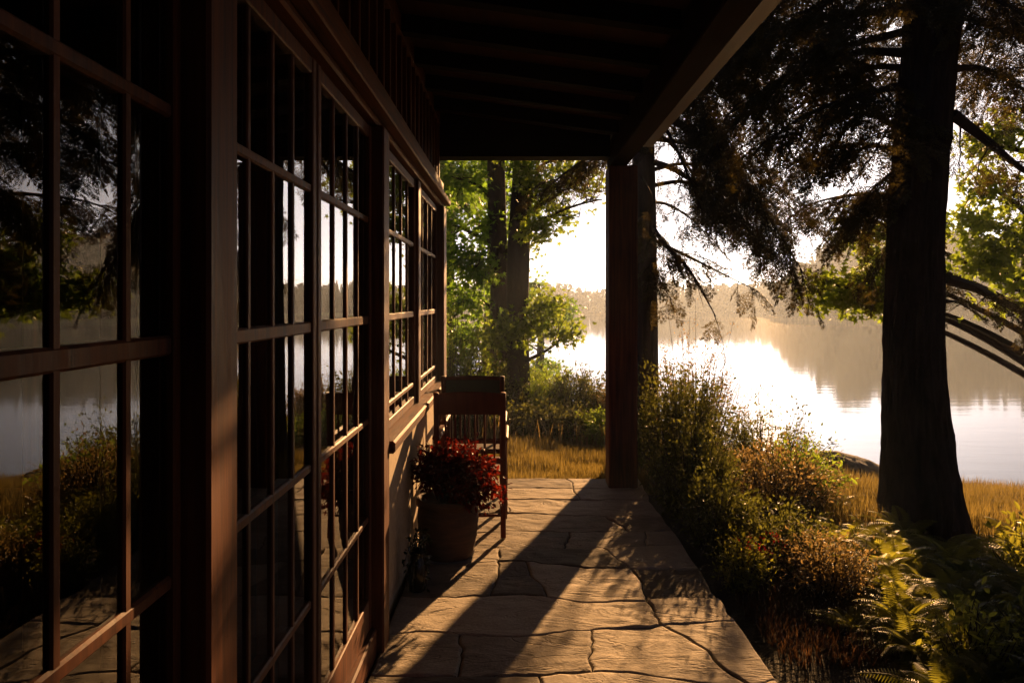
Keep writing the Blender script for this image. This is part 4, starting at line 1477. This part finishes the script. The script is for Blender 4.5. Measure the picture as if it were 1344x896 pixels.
# grass as blades (uncountable)
def grass(name, m, P, hmin, hmax, wid=.004, bend=.35):
    n = len(P)
    g = Geo()
    a = rng.uniform(0, 2 * np.pi, n)
    cl = n2(P[:, 0] * 3.1, P[:, 1] * 3.1, 6.5)
    h = rng.uniform(hmin, hmax, n) * (1 + .55 * cl)
    b = np.stack([np.cos(a), np.sin(a), np.zeros(n)], 1) * (h * bend * rng.uniform(.2, 1.2, n))[:, None]
    w = np.stack([-np.sin(a), np.cos(a), np.zeros(n)], 1) * wid * rng.uniform(.6, 1.3, n)[:, None]
    up = np.zeros((n, 3))
    up[:, 2] = h
    v = np.stack([P - w, P + w, P + b * .35 + up * .6 + w * .7, P + b * .35 + up * .6 - w * .7, P + b + up], 1)
    k = np.arange(n)[:, None] * 5
    var = np.clip(rng.normal(.45, .3, n) + .5 * n2(P[:, 0] * 1.7, P[:, 1] * 1.7, 3.3), 0, 1)
    nb = g.n
    g.add(v.reshape(-1, 3), k + np.array([[0, 1, 2, 3]]), var=var)
    g.t.append(k + np.array([[3, 2, 4]]) + nb)
    g.tv.append(var)
    return set_props(g.build(name, m), kind='stuff')


def scatter(n, x0, x1, y0, y1, test=None):
    X, Y = rng.uniform(x0, x1, n), rng.uniform(y0, y1, n)
    k = np.ones(n, bool) if test is None else test(X, Y)
    X, Y = X[k], Y[k]
    return np.stack([X, Y, ground_z(X, Y) - .01], 1)


grass('lawn_grass', M['lawn'], scatter(42000, -2.2, 1.3, 7.22, 9.9), .06, .17, .0035)
grass('bank_grass', M['lawn'], scatter(90000, 2.2, 8.5, 6.3, 12.6, lambda X, Y: (shore_y(X) - Y > .25) & (n2(X * 1.2, Y * 1.2, .4) > -.8)), .07, .22)
grass('ground_cover', M['grass_bed'], scatter(16000, 1.16, 2.4, 2.2, 5.2, lambda X, Y: (n2(X * 2, Y * 2, 9.4) > -.25) & (X > 1.18 + .1 * n2(Y * 3, 0, 1))), .03, .10, .003, .8)
grass('far_bank_grass', M['grass_gold'], scatter(26000, -6, 3, 9.5, 19, lambda X, Y: shore_y(X) - Y > .3), .15, .4, .006)

# shore rock
rc = np.array((*at(1103, 640, 10.2)[:2], 0.))
rc[2] = ground_z(rc[0], rc[1])
g = Geo()
nu_, nv_ = 46, 26
U, V = np.meshgrid(np.linspace(0, 2 * np.pi, nu_, endpoint=False), np.linspace(-.35, np.pi / 2, nv_), indexing='ij')
d = np.stack([np.cos(V) * np.cos(U), np.cos(V) * np.sin(U), np.sin(V)], -1)
r = 1 + .22 * vnoise(d * 1.4 + 5) + .10 * vnoise(d * 3.5 + 9) + .04 * vnoise(d * 9 + 9)
v = rc + d * r[..., None] * np.array((.78, .5, .42))
v[..., 2] -= .12 * np.clip((v[..., 0] - rc[0]) / .5, -.2, 1.2)
q = [(i * nv_ + j, ((i + 1) % nu_) * nv_ + j, ((i + 1) % nu_) * nv_ + j + 1, i * nv_ + j + 1) for i in range(nu_) for j in range(nv_ - 1)]
g.add(v.reshape(-1, 3), q)
set_props(g.build('shore_rock', M['rock'], loc=rc, smooth=True), 'low dark rounded rock on the bank left of the big trunk', 'rock')


# far wood round the lake: one mass
def far_woods():
    g = Geo()
    Q = np.array([(0, -.5, -.5), (0, .5, -.5), (0, .5, .5), (0, -.5, .5)], float)
    for k in range(1900):
        az = rng.uniform(-42, 74)
        rf = float(shore_far(az))
        if k % 12 == 0:
            az = rng.uniform(15.5, 24)
            rf = 160.0
        dep = rng.random() ** 1.5 * (22 if az < 17.9 else 50)
        r = rf + 3 + dep
        x, y = r * math.sin(math.radians(az)), r * math.cos(math.radians(az))
        z = float(ground_z(x, y))
        z = max(z, -.9)
        h = rng.uniform(3.4, 5.6) if az < 17.9 else rng.uniform(6.5, 10.5) * min(1, .45 + (az - 17.9) * .16)
        h *= 1 + .32 * float(n2(az * .35, 2.0, r * .02))
        con = rng.random() < .55
        n = 190
        t = rng.random(n)
        if con:
            w = h * .17 * (1.05 - t) ** .9
        else:
            w = h * .30 * np.sin(np.pi * np.clip(t * .92 + .06, 0, 1)) ** .6
        a = rng.uniform(0, 2 * np.pi, n)
        rr = np.sqrt(rng.random(n)) * w
        P = np.stack([x + rr * np.cos(a), y + rr * np.sin(a), z + t * h], 1)
        place(g, Q, np.array([(0, 1, 2, 3)]), P, rand_dirs(n), rand_dirs(n), h * .075 * (1.25 - .7 * t if con else 1.1) * rng.uniform(.6, 1.2, n), rng.random(n), .1)
    set_props(g.build('far_woods', M['woods']), kind='stuff')


far_woods()

g = Geo()  # small pale quads along the far shore, imitating the glint of calm water
n = 9000
az = rng.uniform(-40, 72, n)
r = shore_far(az) + rng.uniform(-1.0, 1.5, n)
a = np.radians(az)
P = np.stack([r * np.sin(a), r * np.cos(a), np.full(n, -1.22)], 1)
h = rng.uniform(.2, .6, n)
w = np.stack([np.cos(a), -np.sin(a), 0 * a], 1) * .16
up = np.stack([0 * h, 0 * h, h], 1)
v = np.stack([P - w, P + w, P + w * .4 + up, P - w * .4 + up], 1)
g.add(v.reshape(-1, 3), np.arange(n * 4).reshape(-1, 4), var=rng.random(n))
set_props(g.build('waterline_glint', M['shore_glint']), kind='stuff')
